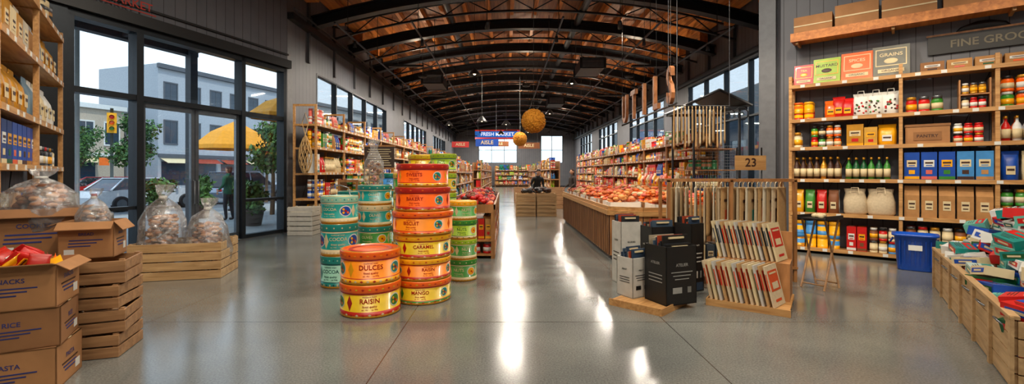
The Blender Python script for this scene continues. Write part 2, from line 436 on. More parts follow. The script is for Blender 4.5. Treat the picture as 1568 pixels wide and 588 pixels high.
for x, y in ((3.3, 18.2), (-3.3, 21.2), (2.9, 27.2)):
    b = MB(); b.b2(-.45, .45, -.8, .8, 0, .38, DG); b.b2(-.5, .5, -.85, -.8, -.02, .4, STEEL); b.b2(-.5, .5, .8, .85, -.02, .4, STEEL)
    for i in range(6): b.b2(-.4, .4, -.862, -.85, .04 + i * .055, .07 + i * .055, GREYM)
    for sx in (-.42, .42):
        for sy in (-.7, .7): b.tube([(sx, sy, .38), (sx, sy, 1.5)], .01, STEEL, 4)
    b.obj('ceiling_air_unit', (x, y, 5.5))
b = MB()
for x, z in ((-4.5, 5.45), (-2.5, 5.5), (1.5, 5.6), (4.1, 5.5), (6.0, 5.35)):
    b.tube([(x, 12, z), (x, 46, z)], .03, STEEL, 6)
    for j, y in enumerate(range(13, 46, 3)):
        b.tube([(x, y, z), (x, y, 7.03)], .01, STEEL, 4)
        if j % 2 == 0: b.lathe([(0, .0), (.04, 0), (.055, -.18), (.05, -.18), (0, -.1)], BLACK, (x, y + .6, z - .03), 10); b.lathe([(0, -.13), (.045, -.13)], BULB, (x, y + .6, z - .03), 8)
b.obj('lighting_track')

# ------------------------------------------------------------------ lights
def linear_lamp(x, y, z, w, power, color=(1, .9, .76), rz=0):
    b = MB(); b.b2(-w / 2, w / 2, -.07, .07, 0.01, .08, BLACK)
    for s in (-1, 1): b.tube([(s * w * .4, 0, .08), (s * w * .4, 0, 7.0 - z if y > 9.5 else 7.3 - z)], .006, BLACK, 4)
    o = b.obj('pendant_linear_lamp', (x, y, z), rz)
    ld = bpy.data.lights.new('lamp_tube', 'AREA'); ld.shape = 'RECTANGLE'; ld.size = w * .95; ld.size_y = .1; ld.energy = power * K; ld.color = color
    lo = bpy.data.objects.new('lamp_tube', ld); COL.objects.link(lo); lo.parent = o; lo.location = (0, 0, 0.0)
    return o
for y, p in ((-1.2, 80), (3.0, 85), (7.5, 100)):
    linear_lamp(-1.6, y, 5.9, 1.6, p); linear_lamp(3.2, y - .2, 5.9, 1.6, p)
for y in (16, 22, 28, 34, 40, 46):
    linear_lamp(-3.5, y, 5.2, 1.2, 120); linear_lamp(.4, y + 1.4, 5.3, 1.2, 120); linear_lamp(5.0, y, 5.2, 1.2, 120)
def spot(x, y, z, tx, ty, tz, power, ang=50, color=(1, .83, .62)):
    b = MB(); d = (Vector((tx, ty, tz)) - Vector((x, y, z))).normalized()
    q = d.to_track_quat('-Z', 'Y').to_matrix().to_4x4(); b.M = q
    b.lathe([(0, .2), (.05, .2), (.07, .0), (.062, .0), (.045, .12), (0, .12)], BLACK, seg=14)
    b.M = Matrix.Identity(4); b.tube([(0, 0, .15), (0, 0, H - z)], .01, BLACK, 5)
    o = b.obj('track_spotlight', (x, y, z))
    ld = bpy.data.lights.new('bulb', 'SPOT'); ld.energy = power * K * .8; ld.spot_size = math.radians(ang); ld.spot_blend = .6; ld.color = color; ld.shadow_soft_size = .12
    lo = bpy.data.objects.new('bulb', ld); COL.objects.link(lo); lo.parent = o; lo.location = d * .02
    lo.rotation_euler = d.to_track_quat('-Z', 'Y').to_euler()
spot(3.6, 4.6, 6.3, 6.0, 8.4, 1.8, 380, 50); spot(5.2, 3.6, 6.3, 7.4, 7.1, 1.6, 360, 50)
spot(0.2, 2.2, 6.3, -1.2, 5.2, .9, 240, 34); spot(1.2, 6.5, 6.3, 3.0, 10, .9, 480, 46)
spot(1.6, 1.6, 6.3, 2.5, 5.3, .7, 240, 36); spot(-2, 2.5, 6.3, -4.6, 6.4, .8, 220, 36)
spot(2.6, 1.0, 6.3, 4.9, 4.4, .7, 190, 40); spot(-1.5, 2.4, 6.3, -5.4, 5.4, 2.2, 300, 46)
spot(-2, 9, 6.3, -4.9, 13.5, 1.6, 560, 50); spot(-.5, 12, 5.3, -1.5, 17, 1, 480, 50)
spot(3.0, 12, 5.3, 4.6, 16, 1.4, 560, 50); spot(3.9, 7.0, 6.3, 4.4, 9.5, 2, 300, 50); spot(-.5, 1.6, 6.3, -3.6, 3.6, .9, 200, 36)
for x, y in ((-3.4, 18.6), (5.0, 18.6), (.9, 20.5), (-3.4, 25), (4.6, 25), (.9, 31), (-3, 37), (4.5, 37)):  # added upward fill lights, housings included, to brighten the ceiling wood
    b = MB(); b.lathe([(0, -.1), (.16, -.06), (.2, .02), (.19, .02), (.15, -.04), (0, -.08)], BLACK, seg=16); b.tube([(0, 0, -.08), (.0, 0, 1.4)], .01, BLACK, 4)
    o = b.obj('ceiling_fill_light', (x, y, 5.45))
    ld = bpy.data.lights.new('bulb', 'SPOT'); ld.energy = 140; ld.spot_size = math.radians(165); ld.spot_blend = .4; ld.color = (1, .8, .58); ld.shadow_soft_size = .1
    lo = bpy.data.objects.new('bulb', ld); COL.objects.link(lo); lo.parent = o; lo.rotation_euler = (math.pi, 0, 0); lo.location = (0, 0, .03)

# ------------------------------------------------------------------ products
LIDS = [RED, GOLD, BLACK, WHITE, GREYM]
def jar(b, x, y, z, w, h, c, lid=None, seg=12):
    r = w * .47
    b.lathe([(0, 0), (r * .92, 0), (r, .05 * h), (r, .2 * h), (r, .2 * h), (r * 1.015, .2 * h), (r * 1.015, .55 * h), (r, .55 * h), (r, .74 * h), (r * .8, .82 * h), (r * .86, .82 * h), (r * .86, .98 * h), (r * .8, h), (0, h)],
            [c, c, c, c] + [R.choice([WHITE, CREAM, YEL])] * 3 + [c, c, c] + [lid or R.choice(LIDS)] * 4, (x, y, z), seg)
def bottle(b, x, y, z, w, h, c, cap=None, lab=None, seg=12):
    r = w * .46; lab = lab or CREAM; cap = cap or GOLD
    b.lathe([(0, 0), (r * .9, 0), (r, .03 * h), (r, .15 * h), (r * 1.02, .15 * h), (r * 1.02, .5 * h), (r, .5 * h), (r, .6 * h), (r * .7, .7 * h), (r * .34, .78 * h), (r * .32, .9 * h), (r * .38, .9 * h), (r * .38, h), (0, h)],
            [c, c, c, lab, lab, lab, c, c, c, c, cap, cap, cap], (x, y, z), seg)
def pack(b, x, y, z, w, d, h, c, lab=None, rz=0, band=None):
    b.M = b.M @ T(x, y, z, rz)
    b.box((0, 0, h / 2), (w, d, h), c)
    lab = lab or R.choice([WHITE, CREAM, YEL])
    b.box((0, -d / 2 - .001, h * .6), (w * .66, .003, h * .24), lab); b.box((0, -d / 2 - .003, h * .62), (w * .5, .003, h * .06), DKBR)
    b.box((0, -d / 2 - .003, h * .53), (w * .4, .003, h * .03), c)
    b.box((0, -d / 2 - .001, h * .3), (w * .4, .003, h * .14), band or RED)
    b.box((0, -d / 2 - .001, h * .1), (w * .98, .003, h * .1), band or YEL)
    b.box((0, 0, h + .0005), (w * .6, d * .12, .002), lab)
    b.M = b.M @ T(x, y, z, rz).inverted()
def pouch(b, x, y, z, w, d, h, c, lab=None, rz=0, seg=14):
    b.M = b.M @ T(x, y, z, rz); sd = R.random() * 30
    b.loft([(0, 0, 0, w * .4, d * .4), (0, 0, h * .06, w * .48, d * .5), (0, 0, h * .35, w * .5, d * .5), (0, 0, h * .65, w * .48, d * .38), (0, 0, h * .86, w * .45, d * .12), (0, 0, h * .88, w * .47, d * .04), (0, 0, h, w * .48, d * .03)], c, seg, 2.6, wob=.05, seed=sd)
    if lab:
        b.box((0, -d * .5 - .001, h * .36), (w * .5, .006, h * .28), lab); b.box((0, -d * .5 - .005, h * .38), (w * .4, .003, h * .07), DKBR)
    b.M = b.M @ T(x, y, z, rz).inverted()
def kraft(b, x, y, z, w, d, h, c, lab=CREAM, rz=0):
    b.M = b.M @ T(x, y, z, rz)
    v = [(-w / 2, -d / 2, 0), (w / 2, -d / 2, 0), (w / 2, d / 2, 0), (-w / 2, d / 2, 0),
         (-w / 2, -d / 2, h * .7), (w / 2, -d / 2, h * .7), (w / 2, d / 2, h * .7), (-w / 2, d / 2, h * .7),
         (-w / 2, -.008, h * .94), (w / 2, -.008, h * .94), (w / 2, .008, h * .94), (-w / 2, .008, h * .94)]
    b.add(v, [(3, 2, 1, 0), (0, 1, 5, 4), (1, 2, 6, 5), (2, 3, 7, 6), (3, 0, 4, 7), (4, 5, 9, 8), (5, 6, 10, 9), (6, 7, 11, 10), (7, 4, 8, 11), (8, 9, 10, 11)], c)
    b.box((0, -.012, h * .93), (w * 1.01, .02, h * .12), c)
    b.box((0, -d / 2 - .002, h * .4), (w * .5, .003, h * .28), lab); b.box((0, -d / 2 - .004, h * .44), (w * .4, .003, h * .05), DKBR); b.box((0, -d / 2 - .004, h * .33), (w * .32, .003, h * .03), DKBR)
    b.M = b.M @ T(x, y, z, rz).inverted()
def smalltin(b, x, y, z, w, h, c, c2, seg=16):
    r = w * .48
    b.lathe([(0, 0), (r, 0), (r * 1.02, .02 * h), (r, .06 * h), (r, .3 * h), (r, .3 * h), (r, .62 * h), (r, .62 * h), (r, .76 * h), (r * 1.05, .77 * h), (r * 1.05, .97 * h), (r, h), (r * .9, h), (r * .88, h * .97), (0, h * .97)],
            [c, c, c, c, c2, c2, c, c, c2, c2, c2, c2, c2, c2], (x, y, z), seg)
def fill(b, x0, x1, z, kind, pal, w, h, d, depth=.4, stack=1, jit=.0, rows=2, space=1.06):
    x = x0 + w / 2
    while x + w / 2 <= x1 + .002:
        for r in range(rows):
            y = .05 + d / 2 + r * (d * 1.05)
            if y + d / 2 > depth - .01: break
            for s in range(stack):
                c = pal[int(R.random() * len(pal))]; hh = h * (1 - jit * R.random()); zz = z + s * h * 1.002 + .001
                if kind == 'jar': jar(b, x, y, zz, min(w, d), hh, c)
                elif kind == 'bottle': bottle(b, x, y, zz, min(w, d), hh, c)
                elif kind == 'box': pack(b, x, y, zz, w * .96, d, hh, c, band=R.choice(MIX))
                elif kind == 'pouch': pouch(b, x, y, zz, w * .96, d, hh, c, CREAM)
                elif kind == 'kraft': kraft(b, x, y, zz, w * .94, d, hh, c)
                elif kind == 'tin': smalltin(b, x, y, zz, min(w, d), hh, c, R.choice(pal))
        x += w * space
def shelf_unit(name, origin, rz, L, depth, bays, levels, top, wood=PINE, back=None, t=.035, lip=True):
    b = MB()
    for x in bays:
        for y in (.025, depth - .025): b.b2(x - .025, x + .025, y - .025, y + .025, 0, top, wood)
        b.b2(x - .02, x + .02, .03, depth - .03, top - .05, top, wood)
        for z in levels: b.b2(x - .018, x + .018, .05, depth - .05, z - .05, z - .005, wood)
    for z in levels:
        b.b2(bays[0] - .02, bays[-1] + .02, .002, depth - .002, z - t, z, wood)
        if lip: b.b2(bays[0], bays[-1], -.012, .0, z - t - .01, z + .02, wood)
        xx = bays[0] + .2
        while lip and xx < bays[-1] - .1:
            b.b2(xx - .035, xx + .035, -.016, -.012, z - t - .004, z + .012, WHITE); xx += R.uniform(.22, .5)
    if back: b.b2(bays[0], bays[-1], depth - .005, depth + .01, .05, top, back)
    for i in range(len(bays) - 1):
        if back is None:
            b.tube([(bays[i], depth - .01, .1), (bays[i + 1], depth - .01, top - .1)], .006, STEEL, 4)
    return b.obj(name, (origin[0], origin[1], 0), rz)

def mixed(b, x0, x1, z, hmax, depth, pal=MIX):
    x = x0
    while x < x1 - .3:
        run = min(R.uniform(.3, .7), x1 - x); kd = R.choice(['jar', 'box', 'pouch', 'bottle', 'tin', 'kraft', 'jar', 'box'])
        c = R.choice(pal); p = [c, c, R.choice(pal)]; h = hmax * R.uniform(.7, .98); w = R.uniform(.1, .15)
        if kd == 'jar': h = min(h, .24); w = .12
        if kd == 'bottle': w = .09
        if kd == 'tin': h = min(h, .2)
        st = max(1, int(hmax / h)) if kd in ('jar', 'tin', 'box') else 1
        fill(b, x, x + run, z, kd, p, w, h, w, depth, stack=st, rows=2); x += run + .02

# --- right shelf
RG = math.atan2(-.653, .757); G0 = (5.44, 8.75)
LV = [.1, .75, 1.375, 1.97, 2.5, 3.15]
shelf_unit('wooden_shelf_unit', G0, RG, 4.2, .4, [0, 1.6, 2.72, 4.2], LV, 3.34)
G3 = (5.44, 8.75, 0)
def row(name, fn):
    b = MB(); fn(b); return b.obj(name, G3, RG)
def f(b):
    for x, w, h, c, tx, tcm in ((.19, .32, .42, RED, 'TEA', YEL), (.55, .42, .5, LIME, 'MUSTARD', DKBR), (1.0, .46, .54, ORANGE, 'SPICES', CREAM), (1.47, .5, .58, S(110, 112, 104), 'GRAINS', CREAM)):
        b.M = T(x, .2, 3.16, 0, -.28)
        b.box((0, 0, h / 2), (w, .12, h), c)
        b.box((0, -.062, h * .62), (w * .84, .004, h * .56), tcm if tcm is not DKBR else YEL); b.box((0, -.065, h * .62), (w * .78, .004, h * .5), c)
        b.text(tx, 0, -.069, h * .7, w * .18, tcm); b.box((0, -.065, h * .18), (w * .7, .004, h * .12), CREAM); b.text('ORGANIC', 0, -.069, h * .18, w * .11, DKBR)
        b.blob((0, -.066, h * .5), (w * .2, .006, h * .09), tcm, 12, 6, 0)
    b.M = Matrix.Identity(4)
row('display_boxes', f)
row('food_tins', lambda b: (fill(b, .04, .52, 2.5, 'tin', [YEL, ORANGE, RED, YEL], .155, .17, .155, stack=2)))
def f(b):
    for x, c, h in ((.62, ORANGE, .34), (.74, RED, .4), (.87, RED, .36)): pouch(b, x, .2, 2.5, .2, .2, h, c, YEL)
row('snack_bags', f)
def f(b):
    for x in (1.06, 1.27, 1.47):
        pouch(b, x, .2, 2.5, .24, .22, .42, WHITE, None)
        for i in range(16):
            b.blob((x + R.uniform(-.09, .09), .2 - .108, 2.5 + R.uniform(.05, .28)), (.016, .008, .016), R.choice([RED, GRN, DKBR]), 6, 4)
        b.tube([(x - .05, .18, 2.86), (x - .04, .15, 2.96), (x + .04, .15, 2.96), (x + .05, .18, 2.86)], .008, WHITE, 5)
row('spotted_sacks', f)
row('preserve_jars', lambda b: (fill(b, .04, .3, 1.97, 'jar', [WHITE, CREAM], .13, .3, .13), fill(b, .32, .84, 1.97, 'jar', [RED, GRN, BLACK, KRAFT, ORANGE], .11, .2, .11, stack=2, jit=.0), fill(b, 1.66, 2.28, 2.5, 'jar', [RED, RED, GRN, LIME], .15, .27, .15)))
def f(b):
    pack(b, .98, .2, 1.97, .24, .24, .4, GOLD, CREAM); pack(b, 1.2, .2, 1.97, .18, .22, .34, S(200, 150, 50), YEL)
    pouch(b, 1.42, .2, 1.97, .26, .2, .38, YEL, WHITE)
row('biscuit_cartons', f)
row('sauce_bottles', lambda b: fill(b, .04, .82, 1.375, 'bottle', [DKBR, DKBR, GOLD, YEL], .1, .42, .1, rows=3))
row('oil_bottles', lambda b: fill(b, .84, 1.57, 1.375, 'bottle', [DGRN, GRN, GRN], .1, .4, .1, rows=3))
row('snack_pouches', lambda b: fill(b, .04, .8, .75, 'pouch', [YEL, GRN, BRN, WHITE, RED], .17, .44, .15))
def f(b):
    for x, w in ((.98, .34), (1.34, .38)):
        b.loft([(x, .2, .75, w * .42, .12), (x, .2, .8, w * .52, .15), (x, .2, 1.0, w * .5, .14), (x, .2, 1.14, w * .42, .1), (x, .2, 1.22, w * .46, .09)], CANVAS, 18, 2.4, wob=.08, seed=x)
        b.tube([(x - .06, .06, 1.14), (x - .05, .04, 1.24), (x + .05, .04, 1.24), (x + .06, .06, 1.14)], .008, CANVAS, 5)
row('canvas_sacks', f)
row('tea_tins', lambda b: fill(b, .05, .82, .1, 'tin', [YEL, GOLD, YEL, LBLUE], .17, .25, .17, stack=2))
row('gift_cartons', lambda b: (fill(b, .86, 1.16, .1, 'box', [RED], .14, .44, .14), ))
row('relish_jars', lambda b: (fill(b, 1.18, 1.56, .1, 'jar', [BRN, CREAM, RED, LBLUE], .12, .22, .12, stack=2), fill(b, 1.66, 2.66, .1, 'jar', [CREAM, BRN], .14, .25, .14, stack=2)))
def f(b):
    b.b2(1.66, 2.2, .06, .34, 1.97, 2.27, CARD); b.b2(1.65, 2.21, .05, .35, 2.27, 2.31, CARD2); b.box((1.93, .055, 2.11), (.34, .006, .14), CARD2); b.text('PANTRY', 1.93, .05, 2.11, .07, DKBR)
row('pantry_carton', f)
def f(b):
    b.b2(2.3, 2.66, .05, .3, 2.5, 2.52, OAK); b.b2(2.3, 2.32, .05, .3, 2.5, 2.98, OAK); b.b2(2.64, 2.66, .05, .3, 2.5, 2.98, OAK); b.b2(2.3, 2.66, .05, .3, 2.73, 2.75, OAK)
    fill(b, 2.33, 2.63, 2.52, 'jar', [RED, CREAM], .09, .17, .09, .3); fill(b, 2.33, 2.63, 2.75, 'jar', [GOLD, BRN], .09, .17, .09, .3)
row('spice_rack', f)
row('dip_jars', lambda b: fill(b, 2.24, 2.68, 1.97, 'jar', [RED, WHITE, GOLD], .11, .16, .11, stack=2))
row('blue_cartons', lambda b: fill(b, 1.64, 2.7, 1.375, 'box', [BLUE, BLUE, LBLUE], .2, .47, .18, rows=1))
row('kraft_paper_bags', lambda b: fill(b, 1.64, 2.7, .75, 'kraft', [KRAFT, KRAFT, CARD2], .2, .54, .16, rows=1))
row('milk_bottles', lambda b: (fill(b, 2.76, 3.4, 1.97, 'bottle', [WHITE, LBLUE, ORANGE, RED], .11, .4, .11), fill(b, 3.42, 4.14, 1.97, 'bottle', [WHITE, LBLUE, BLUE], .11, .42, .11)))
row('pickle_jars', lambda b: (fill(b, 2.76, 4.14, 2.5, 'jar', [GOLD, BRN, GRN, ORANGE], .15, .24, .15, stack=2), fill(b, 2.76, 4.14, .75, 'jar', [BRN, RED, GRN], .14, .25, .14, stack=2)))
row('assorted_bags', lambda b: (fill(b, 2.76, 4.14, 1.375, 'pouch', [KRAFT, CREAM, BLUE, BLACK], .2, .46, .17), fill(b, 2.76, 4.14, .1, 'box', [KRAFT, BLUE, WHITE], .2, .5, .18)))
row('shelf_top_cartons', lambda b: fill(b, 1.84, 4.14, 3.15, 'box', [KRAFT, CARD2, CREAM], .3, .17, .24, rows=1))
b = MB()
b.b2(0, 4.4, .02, .43, 4.02, 4.12, BEAMW); b.b2(0, 4.4, -.0, .02, 4.0, 4.16, BEAMW)
for x in (.1, 1.5, 2.9, 4.2): b.prism([(x - .02, 4.02), (x + .02, 4.02), (x + .02, 3.96), (x - .02, 3.96)], .05, .43, PINE)
b.obj('high_shelf', G3, RG)
b = MB()
for x, w, h in ((.35, .6, .34), (1.0, .62, .42), (1.7, .7, .36), (2.5, .75, .44), (3.4, .8, .4)):
    b.b2(x - w / 2, x + w / 2, .05, .4, 4.122, 4.122 + h, CARD); b.b2(x - w / 2, x + w / 2, .045, .05, 4.12 + h * .47, 4.12 + h * .53, CREAM)
b.obj('storage_cartons', G3, RG)
b = MB()
b.b2(1.95, 3.7, .405, .43, 3.5, 3.8, BLACK); b.b2(1.93, 3.72, .40, .41, 3.8, 3.83, OAK); b.text('FINE GROCER', 2.75, .40, 3.64, .17, S(112, 104, 84))
b.loft([(2.6, .42, 3.8, .34, .01), (2.6, .42, 3.9, .26, .01), (2.6, .42, 3.96, .08, .01)], BLACK, 12)
b.obj('shop_sign_board', G3, RG)
b = MB(); PB = S(14, 76, 180, .3); PB2 = S(10, 60, 150, .3)
b.loft([(0, 0, 0, .2, .16), (0, 0, .02, .21, .17), (0, 0, .52, .25, .2), (0, 0, .53, .28, .23), (0, 0, .56, .28, .23), (0, 0, .56, .25, .2), (0, 0, .1, .2, .16)], PB, 28, 5, cap=True)
for s in (-.26, .26): b.tube([(s, -.06, .48), (s * 1.12, -.05, .42), (s * 1.12, .05, .42), (s, .06, .48)], .012, PB, 6)
for i in range(-3, 4): b.b2(i * .06 - .006, i * .06 + .006, -.2, -.17, .08, .46, PB2)
b.box((0, -.2, .36), (.16, .01, .08), WHITE)
b.obj('blue_plastic_bin', (6.35, 7.1, 0), RG)

# --- left edge shelf
LA = math.atan2(.794, -.608); F0 = (-4.43, 4.0)
shelf_unit('wooden_entry_shelf', F0, LA, 3.4, .36, [0, 1.7, 3.4], [.12, .8, 1.57, 2.11, 2.8, 3.45], 3.55)
F3 = (-4.43, 4.0, 0)
def rowL(name, fn):
    b = MB(); fn(b); return b.obj(name, F3, LA)
rowL('blue_tea_cartons', lambda b: fill(b, .1, 2.2, 1.57, 'box', [BLUE, BLUE, S(16, 54, 120)], .2, .44, .14, .36, rows=2))
rowL('glass_jars', lambda b: fill(b, 2.25, 3.3, 1.57, 'jar', [GREYM, CREAM, BLACK], .15, .27, .15, .36))
rowL('coffee_pouches', lambda b: (fill(b, .1, 1.6, 2.11, 'pouch', [GOLD, BRN, YEL, GOLD], .26, .5, .24, .36, rows=1), fill(b, 1.8, 3.3, 2.11, 'pouch', [S(120, 150, 170), WHITE, CREAM], .26, .52, .24, .36, rows=1)))
rowL('flour_bags', lambda b: (fill(b, .1, 1.6, 2.8, 'kraft', [CREAM, GOLD, S(190, 180, 160)], .26, .5, .2, .36, rows=1), fill(b, 1.8, 3.3, 2.8, 'pouch', [S(180, 184, 186), KRAFT, GOLD], .28, .52, .24, .36, rows=1)))
rowL('grocery_cartons', lambda b: fill(b, .1, 3.3, .8, 'box', [KRAFT, CREAM, BLUE], .24, .5, .2, .36, rows=1))
rowL('bulk_cartons', lambda b: fill(b, .1, 3.3, .12, 'box', [KRAFT, BRN], .3, .5, .26, .36, rows=1))
rowL('storage_tins', lambda b: fill(b, .1, 3.3, 3.45, 'tin', [CREAM, GREYM, KRAFT], .26, .34, .26, .36, rows=1))

# --- left wall shelf
shelf_unit('wooden_bakery_shelf', (-4.8, 11.6), math.radians(90), 16, .6, [0, 2, 4, 6, 8, 10, 12, 14, 16], [.25, .85, 1.5, 2.15, 2.75], 3.25)
b = MB()
for z, hm in ((.25, .5), (.85, .5), (1.5, .5), (2.15, .5), (2.75, .42)):
    for i in range(8): mixed(b, i * 2 + .06, i * 2 + 1.95, z, hm, .6, WARM)
b.obj('shelf_groceries', (-4.8, 11.6, 0), math.radians(90))
def island(name, ox, oy, rz, L, levels, top, depth, pal):
    n = max(1, int(L / 2)); bays = [i * L / n for i in range(n + 1)]
    shelf_unit(name, (ox, oy), rz, L, depth, bays, levels, top, OAK, back=OLD)
    b = MB(); lv = levels + [top + .3]
    for j, z in enumerate(levels):
        for i in range(n): mixed(b, bays[i] + .06, bays[i + 1] - .05, z, lv[j + 1] - z - .08, depth, pal)
    b.obj('shelf_groceries', (ox, oy, 0), rz)
island('gondola_shelf', -1.75, 13.2, math.radians(90), 11, [.2, .65, 1.1, 1.55], 1.9, .5, MIX)
island('gondola_shelf', -1.4, 26, math.radians(90), 18, [.2, .7, 1.2, 1.7], 2.1, .5, MIX)
island('gondola_shelf', 2.2, 45, math.radians(-90), 22, [.2, .7, 1.2, 1.7], 2.1, .5, MIX)
island('gondola_shelf', 4.6, 24, math.radians(-90), 13.0, [.3, .9, 1.4, 1.9, 2.3], 2.45, .5, WARM)
island('gondola_shelf', -3.3, 10.2, math.radians(90), 3.0, [.2, .6, 1.0], 1.35, .45, WARM)
island('gondola_shelf', 6.9, 45, math.radians(-90), 26, [.3, .9, 1.5, 2.1, 2.7], 3.1, .45, WARM)
shelf_unit('gondola_shelf', (-4.8, 30), math.radians(90), 18, .6, [0, 3, 6, 9, 12, 15, 18], [.25, .85, 1.5, 2.15, 2.75], 3.25)
b = MB()
for z in (.25, .85, 1.5, 2.15, 2.75):
    for i in range(6): mixed(b, i * 3 + .06, i * 3 + 2.9, z, .45, .6, MIX)
b.obj('shelf_groceries', (-4.8, 30, 0), math.radians(90))
island('gondola_shelf', -1.2, 49.2, math.radians(0), 5.0, [.3, .8, 1.3, 1.8], 2.2, .45, MIX)

# ------------------------------------------------------------------ hero tins
def bigtin(x, y, z, r, h, c, band, lid, tcol, txt, ang=0.0, emb=GRN, ts=.2):
    b = MB()
    b.lathe([(0, 0), (r * .97, 0), (r * 1.01, .008), (r * 1.01, .02), (r, .028), (r, .17 * h), (r, .17 * h), (r * 1.002, .2 * h), (r, .2 * h), (r, .71 * h), (r, .71 * h), (r, .75 * h),
             (r * 1.025, .765 * h), (r * 1.03, .78 * h), (r * 1.03, .95 * h), (r * 1.015, .985 * h), (r * .985, h - .001), (r * .94, h - .001), (r * .92, h - .014), (0, h - .01)],
            [GOLD, GOLD, GOLD, GOLD, band, band, tcol, tcol, c, c, tcol, lid, lid, lid, lid, GOLD, GOLD, lid, lid], seg=48)
    for kk in range(3):
        aa = ang + kk * 2.094
        b.wrap(txt, r * 1.006, .52 * h, h * ts, tcol, aa - .2)
        b.wrap('finest quality', r * 1.006, .36 * h, h * .085, tcol, aa - .2)
        b.wrap('est. 1921  -  net 900g', r * 1.006, .27 * h, h * .055, tcol, aa - .2)
        b.wrap('traditional recipe', r * 1.006, .655 * h, h * .06, tcol, aa - .2)
        b.disc_wrap(r * 1.005, aa + .72, .46 * h, h * .22, h * .2, WHITE); b.disc_wrap(r * 1.009, aa + .72, .46 * h, h * .18, h * .165, emb)
        for j in range(5): b.disc_wrap(r * 1.014, aa + .72 + (j % 3 - 1) * h * .08 / r, (.4 + .06 * (j % 2 + j // 3)) * h, h * .045, h * .045, [YEL, RED, ORANGE][j % 3], seg=8)
        b.disc_wrap(r * 1.005, aa + 1.2, .46 * h, h * .1, h * .24, band, seg=4)
    for kk in range(30):
        aa = kk * 6.2832 / 30
        b.disc_wrap(r * 1.006, aa, .1 * h, r * .06, h * .035, tcol if kk % 2 else CREAM, seg=4); b.disc_wrap(r * 1.035, aa, .865 * h, r * .05, h * .03, tcol if kk % 2 else c, seg=4)
    b.lathe([(r * .6, h - .009), (r * .7, h - .007), (r * .75, h - .009)], tcol, seg=40)
    return b.obj('round_tin', (x, y, z), R.uniform(-.3, .3))
DRED = S(178, 30, 14, .4); DKT = S(10, 80, 80, .4); OY = S(238, 136, 14, .35, coat=.3); YG = S(214, 178, 24, .35, coat=.3); PTEAL = S(140, 194, 172, .4, coat=.2)
bigtin(-1.48, 5.0, 0, .315, .345, YG, DRED, ORANGE, DRED, 'RAISIN', .2)
bigtin(-1.48, 5.0, .345, .31, .345, OY, YEL, ORANGE, DRED, 'DULCES', .3, TEAL)
zs = 0
for r, h, c, bd, ld, tx in ((.33, .27, YG, GRN, ORANGE, 'MANGO'), (.325, .25, OY, DRED, YEL, 'RAISIN'), (.33, .27, YG, DRED, YEL, 'CARAMEL'), (.35, .27, OY, ORANGE, ORANGE, 'BISCUIT'), (.32, .28, ORANGE, DRED, DRED, 'BAKERY'), (.30, .27, ORANGE, YEL, DRED, 'SWEETS')):
    bigtin(-1.0, 5.5, zs, r, h, c, bd, ld, DRED, tx, .2 + R.uniform(-.3, .3), TEAL); zs += h
zs = 0
for h, c, ld in ((.3, GRN, GRN), (.28, GRN, LIME), (.27, LIME, GRN), (.26, GRN, YEL)):
    bigtin(-.62, 6.5, zs, .2, h, c, CREAM, ld, CREAM if c is GRN else DGRN, 'NUTS', .3, YEL); zs += h
zs = 0
for h, c, ld in ((.42, PTEAL, TEAL), (.42, TEAL, TEAL), (.36, TEAL, PTEAL)):
    bigtin(-2.24, 6.15, zs, .235, h, c, TEAL if c is not TEAL else CREAM, ld, DKT if c is not TEAL else CREAM, 'COCOA', .2, BLUE, .15); zs += h
b = MB(); b.tube([(-.14, 0, 0), (-.12, 0, .1), (0, 0, .14), (.12, 0, .1), (.14, 0, 0)], .008, GREYM, 6); b.obj('tin_handle', (-2.24, 6.15, zs))
zs = 0
for h, c, ld in ((.36, TEAL, GRN), (.34, GRN, TEAL), (.32, TEAL, CREAM), (.3, TEAL, TEAL)):
    bigtin(-2.02, 7.05, zs, .25, h, c, CREAM, ld, CREAM, 'OLIVES', .2, YEL, .17); zs += h
for xx, yy, rr, n, c, c2 in ((-2.6, 7.7, .22, 4, TEAL, PTEAL), (-1.42, 6.72, .23, 5, YG, GRN), (-.98, 7.15, .2, 6, LIME, YG), (-1.98, 7.95, .22, 5, TEAL, LBLUE), (-1.38, 7.6, .24, 6, YG, ORANGE)):
    zs = 0
    for i in range(n):
        bigtin(xx, yy, zs, rr, .3, c if i % 2 else c2, CREAM, c, DRED if c is YG else DKT, 'FIGS', .2); zs += .3
b = MB(); b.b2(-.3, .3, -.01, .01, .0, .42, S(58, 42, 34)); b.b2(-.32, .32, -.015, .015, .42, .45, OAK); b.b2(-.32, .32, -.015, .015, -.03, 0, OAK)
for i in range(8): b.box((0, -.013, .05 + i * .045), (.48 - .05 * (i % 3), .003, .012), CREAM)
for s in (-.2, .2): b.tube([(s, 0, -.03), (s, 0, -1.6)], .01, STEEL, 5)
b.box((0, 0, -1.6), (.5, .25, .02), STEEL)
b.obj('chalkboard_menu', (-2.55, 9.2, 1.61))

